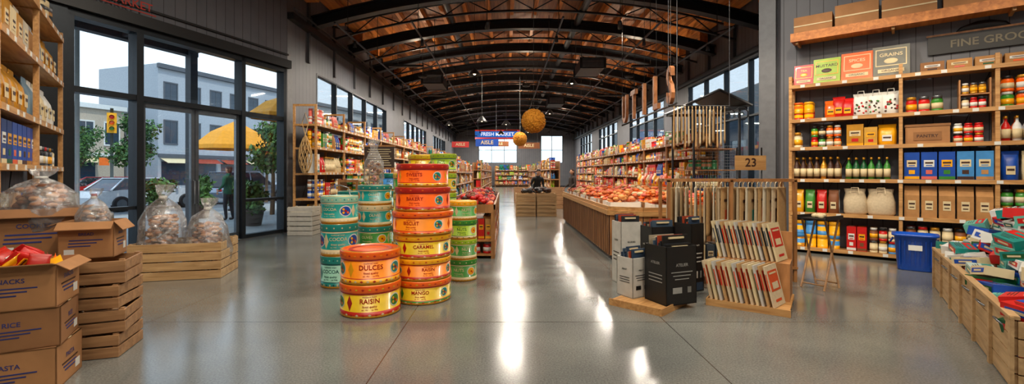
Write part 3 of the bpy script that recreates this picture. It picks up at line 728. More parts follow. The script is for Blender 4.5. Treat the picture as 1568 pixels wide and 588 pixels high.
b = MB()
b.b2(-.9, 0, 0, 5, .8, .86, OAK); b.b2(-.9, 0, 0, 5, .3, .33, OAK); b.b2(-.9, 0, 0, 5, .05, .08, OAK)
for y in (.04, 1.7, 3.3, 4.96):
    for x in (-.86, -.04): b.b2(x - .035, x + .035, y - .035, y + .035, 0, .82, OAK)
b.b2(-.9, -.87, 0, 5, .86, 1.0, OAK); b.b2(-.03, 0, 0, 5, .86, .95, OAK); b.b2(-.9, 0, 0, .03, .86, .95, OAK)
for i in range(520):
    x = R.uniform(-.82, -.08); y = R.uniform(.1, 4.9); hh = .9 + .2 * math.sin((x + .9) / .9 * math.pi) * R.random()
    b.blob((x, y, hh), (.055, .055, .045), R.choice([RED, BRN, S(130, 20, 14), DKBR, ORANGE, RED]), 7, 4)
for z in (.33, .08):
    for i in range(20): pack(b, -.12, .25 + i * .24, z, .18, .2, .18 if z < .2 else .4, R.choice([BRN, KRAFT, DKBR, CREAM, RED]), rz=math.pi / 2)
for i in range(6): pack(b, -.75 + i * .125, .12, .33, .11, .1, .36, R.choice([BRN, KRAFT, CREAM, RED]))
for i in range(4): jar(b, -.72 + i * .19, .14, .08, .15, .2, R.choice([BRN, RED]))
b.obj('dried_fruit_table', (-.19, 8.0, 0), 0)

# ------------------------------------------------------------------ produce counter
b = MB(); CW, CL = 2.05, 6.6
ch = .5
out = [(ch, 0), (CW, 0), (CW, CL), (0, CL), (0, ch * .6)]
n = len(out)
def pris(pts, z0, z1, mat):
    n = len(pts); b.add([(x, y, z0) for x, y in pts] + [(x, y, z1) for x, y in pts], [tuple(reversed(range(n))), tuple(range(n, 2 * n))] + [(i, (i + 1) % n, n + (i + 1) % n, n + i) for i in range(n)], mat)
def off(pts, d):
    cx, cy = CW / 2, CL / 2; return [(cx + (x - cx) * (1 + d / (CW / 2)), cy + (y - cy) * (1 + d / (CL / 2))) for x, y in pts]
pris(off(out, -.05), 0, .1, BLACK); pris(out, .08, .78, OAK); pris(off(out, .04), .78, .86, PINE)
for i in range(n):
    p, q = Vector(out[i]), Vector(out[(i + 1) % n]); d = q - p; m = max(1, int(d.length / .14)); an = math.atan2(d.y, d.x)
    for j in range(m + 1):
        c = p + d * (j / m); b.box((c.x, c.y, .43), (.012, .02, .68), DKBR, rz=an)
for i in (0, 3, 4):
    p, q = Vector(out[i]), Vector(out[(i + 1) % n]); d = q - p; c = (p + q) / 2; b.box((c.x, c.y, .89), (d.length, .03, .07), PINE, rz=math.atan2(d.y, d.x))
b.obj('wooden_produce_counter', (1.78, 7.6, 0), 0)
PAST = [ORANGE, S(226, 134, 66), S(216, 104, 58), CREAM, S(190, 98, 44), PINK, BRN, S(234, 162, 94)]
for iy in range(9):
    for ix in range(3):
        if iy == 0 and ix == 0: continue
        b = MB(); w, d, h = .58, .6, .1
        mat = WHITE if (ix + iy) % 2 else CARD
        b.b2(-w / 2, w / 2, -d / 2, d / 2, 0, .01, mat)
        b.b2(-w / 2, w / 2, -d / 2, -d / 2 + .012, 0, h, mat); b.b2(-w / 2, w / 2, d / 2 - .012, d / 2, 0, h, mat); b.b2(-w / 2, -w / 2 + .012, -d / 2, d / 2, 0, h, mat); b.b2(w / 2 - .012, w / 2, -d / 2, d / 2, 0, h, mat)
        c0 = R.choice(PAST); c1 = R.choice(PAST)
        for i in range(46):
            x = R.uniform(-.23, .23); y = R.uniform(-.25, .25); q = R.uniform(.035, .06)
            b.blob((x, y, .06 + .24 * (1 - (abs(x) / .28) ** 2) * R.random()), (q * 1.3, q, q * .75), R.choice([c0, c1, R.choice(PAST)]), 8, 5)
        b.box((-w / 2 - .004, 0, .06), (.004, .2, .07), WHITE)
        b.obj('pastry_tray', (1.78 + .42 + ix * .62, 7.6 + .45 + iy * .68, .862), R.uniform(-.03, .03))
b = MB(); b.b2(-.13, .13, 0, 3.4, .0, 1.1, OAK); b.b2(-.16, .16, -.02, 3.42, 1.1, 1.14, PINE); b.b2(-.15, -.14, -.0, 3.4, .1, .2, DKBR); b.obj('counter_upstand', (4.14, 10.9, 0))
b = MB()
for i in range(12): pouch(b, 0, .14 + i * .28, 0, .24, .16, R.uniform(.26, .36), R.choice([WHITE, LBLUE, PINK, YEL, CREAM, ORANGE]), R.choice([RED, BLUE, YEL]), rz=-math.pi / 2)
b.obj('sweets_bags', (4.14, 10.9, 1.141))

# ------------------------------------------------------------------ hanging letters sign
b = MB(); RUST = S(150, 96, 56, .5, .2, var=.3)
for i, chh in enumerate('UTILS'):
    vs, fs = text_geo(chh); y = 12.0 - i * .82 - .1
    th = .07; sz = .98; sx = .68
    pv = [(3.1 - th / 2, y - v[0] * sz * sx, 3.12 + v[1] * sz) for v in vs]; qv = [(3.1 + th / 2, y - v[0] * sz * sx, 3.12 + v[1] * sz) for v in vs]
    ed = {}
    for ff in fs:
        for a_, c_ in zip(ff, ff[1:] + ff[:1]): ed[(a_, c_)] = 1
    sides = [(a_, c_, c_ + len(vs), a_ + len(vs)) for (a_, c_) in ed if (c_, a_) not in ed]
    b.add(pv + qv, list(fs) + [tuple(x + len(vs) for x in reversed(ff)) for ff in fs] + sides, RUST)
    b.tube([(3.1, y, 3.42), (3.1, y, 7.0)], .004, BLACK, 4)
b.tube([(3.1, 8.3, 2.77), (3.1, 12.2, 2.77)], .02, BLACK, 6)
b.tube([(3.1, 8.3, 2.77), (3.1, 8.3, 7.2)], .006, BLACK, 4); b.tube([(3.1, 12.2, 2.77), (3.1, 12.2, 7.0)], .006, BLACK, 4)
b.obj('hanging_letter_sign')

MUST = S(196, 128, 22, .8, bump=1.0, scale=40, var=.3)
def ball(x, y, z, r):
    b = MB(); b.blob((0, 0, 0), (r, r, r), MUST, 24, 16, .02)
    for i in range(420):
        u = R.uniform(-1, 1); t = R.uniform(0, 6.283); s = math.sqrt(1 - u * u); d = Vector((s * math.cos(t), s * math.sin(t), u))
        b.blob(tuple(d * r), (r * .075,) * 3, MUST, 5, 3, 0)
    b.tube([(0, 0, r), (0, 0, 7.04 - z)], .006, BLACK, 4); b.obj('woven_ball_pendant', (x, y, z))
ball(.66, 11, 2.75, .28); ball(.54, 18, 2.84, .27)

# ------------------------------------------------------------------ pavilion w/ hanging canvas
b = MB()
x0, x1, y0, y1 = 3.9, 4.85, 9.5, 10.7
for x in (x0, x1):
    for y in (y0, y1): b.b2(x - .02, x + .02, y - .02, y + .02, 0, 2.85, STEEL)
b.b2(x0 - .15, x1 + .15, y0 - .03, y0 + .03, 2.82, 2.88, STEEL); b.b2(x0 - .15, x1 + .15, y1 - .03, y1 + .03, 2.82, 2.88, STEEL)
for x in (x0 - .12, x1 + .12): b.b2(x - .02, x + .02, y0, y1, 2.82, 2.88, STEEL)
mx = (x0 + x1) / 2
b.add([(x0 - .2, y0 - .1, 2.88), (mx, y0 - .1, 3.2), (mx, y1 + .1, 3.2), (x0 - .2, y1 + .1, 2.88), (x1 + .2, y0 - .1, 2.88), (x1 + .2, y1 + .1, 2.88)], [(0, 1, 2, 3), (1, 4, 5, 2)], S(60, 66, 70, .3, .7))
for cx in (x0 - .2, x1 + .2): b.tube([(cx, y0 - .12, 2.89), (mx, y0 - .12, 3.21)], .03, STEEL, 6)
for cx, sg in ((x0 + .32, 1), (x1 - .32, -1), (x1 - .0, 1)):
    pts = [(cx + sg * (.03 + .012 * t) * math.cos(t * .75), y0 - .1, 2.7 + (.03 + .012 * t) * math.sin(t * .75)) for t in range(14)]
    b.tube(pts, .012, STEEL, 5)
for i in range(17):
    z = 1.1 + i * .06; b.tube([(x0, y0, z), (x1, y0, z)], .003, GREYM, 4)
for i in range(20):
    x = x0 + i * (x1 - x0) / 19; b.tube([(x, y0, 1.1), (x, y0, 2.06)], .003, GREYM, 4)
for i in range(5): b.b2(x0, x1, y0 + .1, y1 - .1, .2 + i * .45, .22 + i * .45, OAK)
b.obj('metal_display_pavilion')
b = MB()
for lv in range(4): mixed(b, .03, .92, .223 + lv * .45, .38, .9, MIX)
b.obj('pavilion_groceries', (x0, y0 + .13, 0), 0)
def panel(b, x, y, z0, z1, w, mat, rz, sway=0.0, prn=None):
    b.M = T(x, y, 0, rz); h = z1 - z0
    b.loft([(sway, 0, z0, w * .5, .014), (sway * .6, 0, z0 + h * .08, w * .5, .018), (sway * .3, 0, z0 + h * .5, w * .49, .012), (0, 0, z1 - .02, w * .47, .008), (0, 0, z1, w * .47, .006)], mat, 10, 5)
    if prn:
        b.box((0, -.018, z0 + h * .42), (w * .5, .004, h * .3), prn); b.box((0, -.018, z0 + h * .75), (w * .6, .004, h * .05), DKBR); b.box((0, -.018, z0 + h * .15), (w * .7, .004, h * .04), prn)
    b.tube([(-w * .2, 0, z1), (-w * .16, 0, z1 + .06), (0, 0, z1 + .09), (w * .16, 0, z1 + .06), (w * .2, 0, z1)], .006, mat, 5)
    b.M = Matrix.Identity(4)
TAN = S(186, 148, 98, .85, bump=.2, scale=30); TAN2 = S(168, 140, 100, .85)
b = MB(); b.tube([(3.05, 8.6, 2.76), (4.2, 8.6, 2.76)], .015, STEEL, 6)
for x in (3.05, 4.2): b.tube([(x, 8.6, 2.76), (x, 8.6, 7.25)], .006, STEEL, 4)
for i in range(15): panel(b, 3.16 + i * .068, 8.6, 1.95 + .06 * (i % 3), 2.67, .34, [TAN, CANVAS, TAN2][i % 3], math.radians(66 + R.uniform(-8, 8)), .02)
b.obj('hanging_canvas_bags')

# tote rack
b = MB()
b.b2(2.22, 4.0, 6.28, 6.32, 1.38, 1.42, OAK); b.b2(2.22, 4.0, 6.62, 6.66, 1.38, 1.42, OAK)
b.tube([(2.22, 6.47, 1.4), (4.0, 6.47, 1.4)], .014, STEEL, 6)
for x in (2.24, 3.1, 3.98):
    for y in (6.3, 6.64): b.b2(x - .02, x + .02, y - .02, y + .02, 0, 1.4, OAK)
    b.b2(x - .02, x + .02, 6.31, 6.63, 1.38, 1.42, OAK)
b.b2(2.22, 4.0, 6.26, 6.68, .18, .21, OAK)
for x in (3.18, 3.52): b.tube([(x, 6.3, 1.4), (x, 6.3, 1.85)], .01, STEEL, 5)
b.b2(3.14, 3.56, 6.26, 6.28, 1.54, 1.74, PINE); b.text('23', 3.35, 6.255, 1.64, .16, DKBR)
b.obj('tote_bag_rack', (0, 0, 0))
b = MB(); cv = [CANVAS, TAN, S(214, 204, 180, .85), TAN2]
for i in range(26):
    right = i > 11
    panel(b, 2.3 + i * .064, 6.47, .62 - .05 * (i % 3), 1.3, .36, cv[i % 4], math.radians((40 if right else 60) + R.uniform(-6, 6)), .0, [ORANGE, None, RED, DKBR, None, TEAL, S(190, 80, 40)][i % 7] if right else None)
b.obj('canvas_tote_bags')
b = MB()
for i in range(12): pack(b, 2.3 + i * .13, 6.45, .211, .11, .3, .3, R.choice([BLACK, CREAM, S(60, 70, 80), BRN]))
b.obj('boxed_goods')

def platform(name, c, w, d, rz):
    b = MB(); b.b2(-w / 2, w / 2, -d / 2, d / 2, .03, .055, PINE)
    for i in (-1, 0, 1): b.b2(-w / 2, w / 2, i * (d / 2 - .05) - .04, i * (d / 2 - .05) + .04, 0, .03, PINE)
    b.b2(-w / 2 - .012, w / 2 + .012, -d / 2 - .012, -d / 2, 0, .075, PINE); b.b2(-w / 2 - .012, -w / 2, -d / 2, d / 2, 0, .075, PINE)
    b.obj(name, (c[0], c[1], 0), rz)
r46 = math.radians(46); platform('wooden_display_base', (1.70, 5.31), .86, .62, r46)
BOOKS = [BLACK, S(40, 60, 84), S(30, 34, 40), S(60, 80, 100), S(30, 34, 40), S(160, 60, 30), S(150, 140, 120)]
def bookbox(name, x, y, z, w, d, h, rz, mat, mat2, txt):
    b = MB(); t = .012
    b.b2(-w / 2, w / 2, -d / 2, d / 2, 0, t, mat)
    b.b2(-w / 2, w / 2, -d / 2, -d / 2 + t, 0, h, mat); b.b2(-w / 2, w / 2, d / 2 - t, d / 2, 0, h, mat)
    b.b2(-w / 2, -w / 2 + t, -d / 2, d / 2, 0, h, mat); b.b2(w / 2 - t, w / 2, -d / 2, d / 2, 0, h, mat)
    b.text(txt, 0, -d / 2 - .003, h * .68, w * .11, mat2)
    for j in range(3): b.box((0, -d / 2 - .002, h * (.56 - j * .06)), (w * (.7 - .12 * j), .003, h * .014), mat2)
    b.box((-w * .15, -d / 2 - .002, h * .25), (w * .3, .003, h * .1), mat2); b.box((w * .25, -d / 2 - .002, h * .25), (w * .12, .003, h * .1), S(120, 120, 116))
    b.text(txt, -w / 2 - .003, 0, h * .7, d * .11, mat2, rz=-math.pi / 2)
    for j in range(3): b.box((-w / 2 - .002, 0, h * (.5 - j * .06)), (.003, d * .6, h * .014), mat2)
    n = int((d - .05) / .028)
    for i in range(n):
        yy = -d / 2 + .03 + i * .028; hh = h * .98 + R.uniform(.02, .12)
        b.box((R.uniform(-.01, .01), yy, hh / 2 + .015), (w * .84, .016, hh), R.choice(BOOKS), rx=-.06)
        b.box((0, yy + .002, hh + .005 - .02), (w * .5, .018, .02), CREAM, rx=-.06)
    b.obj(name, (x, y, z), rz)
GW = S(196, 194, 186)
bookbox('black_catalogue_box', 1.86, 5.18, .056, .42, .36, .64, math.radians(22), BLACK, S(150, 150, 146), 'ATELIER')
bookbox('white_catalogue_box', 1.50, 5.42, .056, .26, .26, .46, math.radians(30), GW, BLACK, 'PRINT')
bookbox('black_catalogue_box', 2.02, 6.1, 0, .36, .3, .8, math.radians(15), BLACK, GW, 'NOTES')
bookbox('black_catalogue_box', 2.36, 5.9, 0, .24, .26, .86, math.radians(30), BLACK, GW, 'MAPS')
bookbox('white_catalogue_box', 1.66, 6.3, 0, .3, .3, .84, math.radians(10), GW, BLACK, 'GUIDES')
rp = math.radians(-35); PC = (2.862, 5.327); platform('wooden_display_base', PC, .8, .86, rp)
b = MB()
b.b2(-.38, .38, .0, .03, .056, .46, OAK); b.b2(-.38, .38, .39, .42, .056, .8, OAK); b.b2(-.38, .38, .0, .42, .46, .48, OAK)
for s in (-.375, .365): b.b2(s, s + .012, .03, .39, .056, .46, OAK)
b.obj('wooden_step_rack', (PC[0], PC[1], 0), rp)
b = MB(); pc = [CANVAS, CREAM, GW, TAN]
def stand(b, x, y, z, w, h, mat, pr, lean):
    b.M = T(x, y, z, math.radians(76)) @ Matrix.Rotation(lean, 4, 'X')
    b.box((0, 0, h / 2), (w, .02, h), mat)
    cc_ = [mat, S(205, 76, 30), S(60, 70, 84), RED][pr]
    b.box((0, -.0115, h * .62), (w * .8, .002, h * .5), cc_); b.box((0, -.014, h * .5), (w * .5, .002, h * .16), mat); b.box((0, -.014, h * .8), (w * .6, .002, h * .04), CREAM); b.box((0, -.0115, h * .14), (w * .5, .002, h * .06), cc_)
    b.box((-w / 2 - .001, 0, h * .6), (.002, .012, h * .4), cc_)
    b.M = Matrix.Identity(4)
for i in range(13): stand(b, -.33 + i * .052, -.22, .058, .32, .44, pc[i % 4], (1, 0, 1, 3)[i % 4], -.24)
for i in range(13): stand(b, -.31 + i * .05, .2, .483, .32, .44, pc[(i + 1) % 4], (2, 2, 3, 2, 1)[i % 5], -.24)
b.obj('folded_tote_packs', (PC[0], PC[1], 0), rp)
b = MB(); b.b2(-.2, .2, -.18, .18, .9, .915, BLACK)
for s in (-1, 1):
    b.b2(-.2, .2, s * .17 - .008, s * .17 + .008, .9, .95, BLACK)
    b.tube([(-.18, s * .14, 0), (.16, s * .14, .9)], .014, OLD, 6); b.tube([(.18, s * .14, 0), (-.16, s * .14, .9)], .014, OLD, 6)
b.tube([(-.16, -.14, .06), (-.16, .14, .06)], .01, OLD, 5); b.tube([(.16, -.14, .06), (.16, .14, .06)], .01, OLD, 5)
for i in range(6): b.blob((R.uniform(-.12, .12), R.uniform(-.1, .1), .94), (.04, .04, .03), CREAM, 7, 4)
b.obj('folding_tray_table', (4.12, 6.0, 0), .5)

# ------------------------------------------------------------------ crates & cartons
def crate(name, x, y, z, w, d, h, rz, n=3, mat=OLD, handle=False):
    b = MB(); t = .014; g = h / n
    for i in range(n):
        z0 = i * g + .004; z1 = (i + 1) * g - .012
        if handle and i == n - 1:
            for s in (-1, 1):
                b.b2(s * w / 2 - (t if s > 0 else 0), s * w / 2 + (0 if s > 0 else t), -d / 2, -d * .18, z0, z1, mat); b.b2(s * w / 2 - (t if s > 0 else 0), s * w / 2 + (0 if s > 0 else t), d * .18, d / 2, z0, z1, mat)
        else:
            b.b2(-w / 2, -w / 2 + t, -d / 2, d / 2, z0, z1, mat); b.b2(w / 2 - t, w / 2, -d / 2, d / 2, z0, z1, mat)
        b.b2(-w / 2, w / 2, -d / 2 - t, -d / 2, z0, z1, mat); b.b2(-w / 2, w / 2, d / 2, d / 2 + t, z0, z1, mat)
    for sx in (-1, 1):
        for sy in (-1, 1): b.box((sx * (w / 2 - .03), sy * (d / 2 - .02), h / 2), (.035, .035, h), mat)
    for i in range(5): b.box((0, -d / 2 + (i + .5) * d / 5, .016), (w - .03, d / 5 - .01, .012), mat)
    return b.obj(name, (x, y, z), rz, bev=.002)
def carton(name, x, y, z, w, d, h, rz, mat=CARD, opened=True, txt='FRAGILE', flap=.14):
    b = MB(); t = .008
    b.b2(-w / 2, w / 2, -d / 2, d / 2, 0, t, mat)
    b.b2(-w / 2, w / 2, -d / 2, -d / 2 + t, 0, h, mat); b.b2(-w / 2, w / 2, d / 2 - t, d / 2, 0, h, mat)
    b.b2(-w / 2, -w / 2 + t, -d / 2, d / 2, 0, h, mat); b.b2(w / 2 - t, w / 2, -d / 2, d / 2, 0, h, mat)
    if opened:
        f = flap
        for (p, q, o) in (((-w / 2, -d / 2), (w / 2, -d / 2), (0, -1)), ((w / 2, -d / 2), (w / 2, d / 2), (1, 0)), ((w / 2, d / 2), (-w / 2, d / 2), (0, 1)), ((-w / 2, d / 2), (-w / 2, -d / 2), (-1, 0))):
            zz = h + f * R.uniform(-.8, .2); e = .6 * f
            b.add([(p[0], p[1], h), (q[0], q[1], h), (q[0] + o[0] * e, q[1] + o[1] * e, zz), (p[0] + o[0] * e, p[1] + o[1] * e, zz),
                   (p[0], p[1], h - .006), (q[0], q[1], h - .006), (q[0] + o[0] * e, q[1] + o[1] * e, zz - .006), (p[0] + o[0] * e, p[1] + o[1] * e, zz - .006)], [(0, 1, 2, 3), (7, 6, 5, 4), (0, 3, 7, 4), (1, 5, 6, 2), (3, 2, 6, 7)], mat)
    else:
        b.b2(-w / 2, w / 2, -d / 2, d / 2, h - t, h, mat); b.b2(-w / 2 - .001, w / 2 + .001, -.03, .03, h, h + .001, CREAM)
    NB = S(40, 50, 110)
    b.text(txt, 0, -d / 2 - .002, h * .66, w * .09, NB)
    for j in range(3): b.box((-w * .06 * j, -d / 2 - .001, h * (.5 - .08 * j)), (w * (.6 - .1 * j), .002, h * .03), NB)
    b.text(txt, w / 2 + .002, 0, h * .64, d * .11, NB, rz=math.pi / 2)
    for j in range(3): b.box((w / 2 + .001, 0, h * (.48 - .09 * j)), (.002, d * (.6 - .1 * j), h * .035), NB if j else DKBR)
    b.box((w / 2 + .001, d * .3, h * .25), (.002, d * .18, h * .2), WHITE)
    b.box((-w * .3, -d / 2 - .001, h * .18), (w * .18, .002, h * .16), WHITE)
    return b.obj(name, (x, y, z), rz)
cz = math.radians(14)
crate('wooden_crate', -4.72, 6.75, 0, 1.15, .72, .52, cz, 4, PALE, handle=True)
COOK = [S(140, 84, 44, .8, bump=.5), S(170, 110, 60, .8, bump=.5), S(100, 58, 32, .8), S(186, 132, 84, .8)]
def cookiebag(name, x, y, z, w, d, h, n, rz=0, q=.05, fillh=.62):
    b = MB(); sd = R.random() * 20
    for i in range(n):
        t = R.random() ** .8; zz = .04 + t * h * fillh; rad = .86 * (1 - .3 * t); an = R.uniform(0, 6.28); rr = math.sqrt(R.random())
        b.blob((math.cos(an) * rr * w * .42 * rad, math.sin(an) * rr * d * .42 * rad, zz), (q, q, q * .55), R.choice(COOK), 7, 4)
    b.loft([(0, 0, 0, w * .38, d * .38), (0, 0, h * .05, w * .48, d * .48), (0, 0, h * .3, w * .5, d * .5), (0, 0, h * .6, w * .46, d * .46), (0, 0, h * .76, w * .3, d * .3), (.01, 0, h * .86, w * .07, d * .07), (.02, 0, h * .92, w * .16, d * .14), (.03, 0, h, w * .22, d * .16)], PLASTIC, 28, 2.2, cap=False, wob=.12, seed=sd)
    b.lathe([(.07 * w, h * .84), (.09 * w, h * .86), (.07 * w, h * .88)], WHITE, seg=10)
    return b.obj(name, (x, y, z), rz)
cookiebag('bag_of_cookies', -5.0, 6.66, .03, .6, .58, 1.3, 260); cookiebag('bag_of_cookies', -4.44, 6.8, .03, .58, .56, 1.1, 240)
for i in range(4): crate('wooden_crate', -3.44 + .015 * (i % 2), 3.86, i * .2, .46, .42, .195, math.radians(18 + 6 * (i % 2)), 2, OLD)
carton('cardboard_carton', -3.5, 3.88, .80, .36, .3, .3, math.radians(24), CARD, True, 'BREAD', .1)
cookiebag('bag_of_cookies', -3.52, 3.9, .81, .24, .22, .56, 60, q=.03)
carton('cardboard_carton', -3.42, 3.24, 0, .5, .44, .3, math.radians(26), CARD, False, 'PASTA')
carton('cardboard_carton', -3.42, 3.24, .301, .49, .43, .27, math.radians(31), CARD2, False, 'RICE')
carton('cardboard_carton', -3.42, 3.24, .572, .48, .42, .3, math.radians(27), CARD, True, 'SNACKS', .12)
b = MB()
for i in range(34):
    an = R.uniform(0, 6.28); rr = .17 * math.sqrt(R.random())
    b.M = T(rr * math.cos(an), rr * math.sin(an), .06 + (.2 - rr * .6) * R.random(), R.uniform(0, 6), R.uniform(-1.1, 1.1), R.uniform(-1, 1))
    c = R.choice([RED, RED, RED, DRED, YEL, ORANGE]); pouch(b, 0, 0, -.06, .12, .055, .15, c, R.choice([YEL, WHITE]))
b.M = Matrix.Identity(4); b.obj('red_snack_bags', (-3.42, 3.24, .70))
carton('cardboard_carton', -4.05, 3.98, 0, .5, .42, .42, math.radians(35), CARD2, False, 'FLOUR')
carton('cardboard_carton', -4.05, 3.98, .421, .5, .42, .36, math.radians(33), CARD, False, 'SUGAR')
carton('cardboard_carton', -4.05, 3.98, .782, .56, .44, .42, math.radians(35), CARD2, True, 'COOKIES', .08)
cookiebag('bag_of_cookies', -4.05, 3.98, .98, .54, .42, .56, 200, q=.045, fillh=.66)
crate('wooden_crate', -4.35, 4.75, 0, .5, .45, .36, math.radians(30), 3, OLD); crate('wooden_crate', -4.35, 4.75, .362, .5, .45, .36, math.radians(28), 3, PALE)
b = MB(); smalltin(b, 0, 0, 0, .34, .36, S(170, 170, 164, .35, .5), GREYM, 28); b.obj('metal_canister', (-4.3, 4.75, .725))
for i in range(3): crate('white_crate', -4.95, 11.2, i * .23, .6, .45, .225, 0, 2, S(206, 200, 186))
for i in range(2):
    for j in range(2): crate('wooden_crate', .68 + j * .72, 16.2, i * .4, .68, .9, .395, 0, 3, PALE)
crate('wooden_crate', 2.1, 19.5, 0, .7, .7, .9, 0, 5, OLD); crate('wooden_crate', 1.0, 23, 0, 1.2, .8, .8, 0, 4, OLD)
b = MB()
for i in range(26): b.blob((R.uniform(-.45, .45), R.uniform(-.3, .3), .04 + .1 * R.random()), (.1, .09, .07), R.choice([BLACK, DKBR, S(50, 50, 54)]), 8, 5)
b.obj('black_produce_sacks', (1.05, 16.2, .80))

# right bin
BN = math.atan2(-.8, -.6); BO = (5.65, 6.0)
b = MB(); Lb, Db, Hb = 3.6, .95, .5
for i in range(4):
    z0 = i * .122 + .01; z1 = z0 + .112
    b.b2(0, Lb, -.02, 0, z0, z1, PALE); b.b2(0, Lb, Db, Db + .02, z0, z1, PALE); b.b2(-.02, 0, 0, Db, z0, z1, PALE); b.b2(Lb, Lb + .02, 0, Db, z0, z1, PALE)
for i in range(7):
    x = i * Lb / 6; b.b2(x - .03, x + .03, -.04, -.02, 0, Hb + .02, PALE)
b.b2(0, Lb, 0, Db, .02, .04, PALE); b.b2(-.02, Lb + .02, -.045, .01, Hb, Hb + .025, PALE)
for i in (1, 2, 3, 4, 5): b.b2(i * Lb / 6 - .01, i * Lb / 6 + .01, 0, Db, .04, Hb, PALE)
for i in range(6):
    x = (i + .5) * Lb / 6; b.tube([(x - .08, -.022, .4), (x - .06, -.05, .42), (x + .06, -.05, .42), (x + .08, -.022, .4)], .008, GREYM, 5)
b.obj('wooden_bin', (BO[0], BO[1], 0), BN)
b = MB(); cc = [WHITE, WHITE, GW, CREAM, TEAL, DGRN, RED, WHITE, S(100, 176, 160), S(170, 190, 184), BLUE, RED, TEAL]
for ix in range(11):
    for iy in range(4):
        x = .17 + ix * .325; y = .13 + iy * .23
        top = .54 + .19 * iy + R.uniform(-.05, .12) - (.08 if ix > 7 else 0); z = .042
        while z < top:
            hh = R.uniform(.07, .11); last = z + hh * 2 >= top
            b.M = T(x, y, z + (.03 if last else 0), R.uniform(-.15, .15) if not last else R.uniform(-.7, .7), R.uniform(-.3, .3) if last else 0, R.uniform(-.2, .2) if last else 0)
            c = R.choice(cc); c2 = R.choice([RED, DGRN, BLUE, TEAL, RED])
            b.box((0, 0, hh / 2), (.3, .19, hh), c); b.box((0, .045, hh + .001), (.28, .07, .002), c2); b.box((.02, .045, hh + .0025), (.16, .025, .002), c if c is not c2 else WHITE)
            for j in range(3): b.box((-.02, -.02 - j * .02, hh + .001), (.2 - .04 * j, .006, .002), DKBR if c is not DGRN else CREAM)
            b.box((0, -.096, hh / 2), (.24, .002, hh * .5), c2); b.box((0, -.0975, hh / 2), (.14, .002, hh * .2), CREAM)
            b.box((-.151, 0, hh / 2), (.002, .15, hh * .55), c2); b.box((-.1525, 0, hh / 2), (.002, .1, hh * .2), CREAM)
            z += hh + .002
b.M = Matrix.Identity(4); b.obj('boxed_groceries', (BO[0], BO[1], 0), BN)

b = MB(); ROPE = S(190, 156, 106, .9)
for kx in range(10):
    for sg in (1, -1):
        pts = []
        for t in range(13):
            u = t / 12; r = .17 * math.sin(math.pi * min(1, u * .95 + .05)) ** .8 * (1 - .3 * u) + .01; an = kx * .628 + sg * u * 2.0
            pts.append((r * math.cos(an), r * math.sin(an), u * .95))
        b.tube(pts, .009, ROPE, 5)
b.tube([(0, 0, .95), (-.08, 0, 1.25), (0, 0, 1.5), (.08, 0, 1.25), (0, 0, .95)], .01, ROPE, 5)
b.obj('string_net_bag', (-5.0, 11.38, 1.5))
b = MB(); b.loft([(0, 0, 0, .1, .08), (0, 0, .1, .16, .12), (0, 0, .35, .13, .1), (0, 0, .55, .05, .04), (0, 0, .7, .1, .05)], PLASTIC, 18, cap=False, wob=.1)
for i in range(40): b.blob((R.uniform(-.08, .08), R.uniform(-.06, .06), R.uniform(.05, .35)), (.03, .03, .02), R.choice(COOK), 6, 4)
b.obj('bag_of_rusks', (-2.04, 7.05, 1.32))

b = MB(); LB = emis('lit_sign_blue', (40, 110, 200), .7); LR = emis('lit_sign_red', (200, 50, 40), .7); LW = emis('lit_sign_white', (240, 240, 240), 1.0)
b.b2(-3.2, 1.4, 47.0, 47.06, 5.0, 5.95, LB); b.b2(-3.2, 1.4, 46.98, 47.0, 5.0, 5.16, LR); b.b2(-3.2, 1.4, 46.98, 47.0, 5.8, 5.95, LR); b.b2(-3.22, 1.42, 47.06, 47.12, 4.98, 5.97, BLACK)
b.text('FRESH MARKET', -.9, 46.97, 5.48, .5, LW)
for x in (-3, 1.2): b.tube([(x, 47.1, 5.9), (x, 47.1, 7.03)], .02, BLACK)
b.obj('market_banner')
for x, y, z, w in ((-1.0, 24, 2.9, 1.2), (1.5, 30, 3.1, 1.4), (-3.2, 32, 3.3, 1.2), (-.6, 36, 3.6, 1.6)):
    b = MB(); b.b2(-w / 2, w / 2, -.02, .02, 0, .4, [BRN, BLUE, RED][int(abs(x) * 10) % 3]); b.text('AISLE', 0, -.025, .2, .28, CREAM)
    for s in (-.4, .4): b.tube([(s * w, 0, .4), (s * w, 0, 7.04 - z)], .008, BLACK, 4)
    b.obj('hanging_aisle_sign', (x, y, z))
for x, y, z in ((.0, 20, 3.6), (-.3, 27, 3.8), (1.2, 25, 3.7), (-.9, 17, 3.4), (2.0, 21, 4.2), (-3, 24, 4.0), (-1.0, 14.5, 4.6), (2.3, 16, 4.6), (1.9, 33, 4.4)):
    b = MB(); b.lathe([(.03, .22), (.06, .2), (.2, .02), (.21, 0), (.19, .02), (.05, .18)], BLACK, seg=20); b.blob((0, 0, .07), (.05, .05, .06), BULB, 10, 7, 0)
    b.tube([(0, 0, .2), (0, 0, 7.04 - z)], .006, BLACK, 4); b.obj('dome_pendant_lamp', (x, y, z))
b = MB(); b.text('MARKET', 0, 0, 0, .2, S(170, 40, 24)); b.text('OPEN', 0, 0, .2, .16, S(180, 60, 30)); b.b2(-.45, .45, .01, .02, -.12, -.1, S(170, 40, 24)); b.obj('red_entrance_sign', (-6.6, 8.02, 4.5), math.radians(71.7))

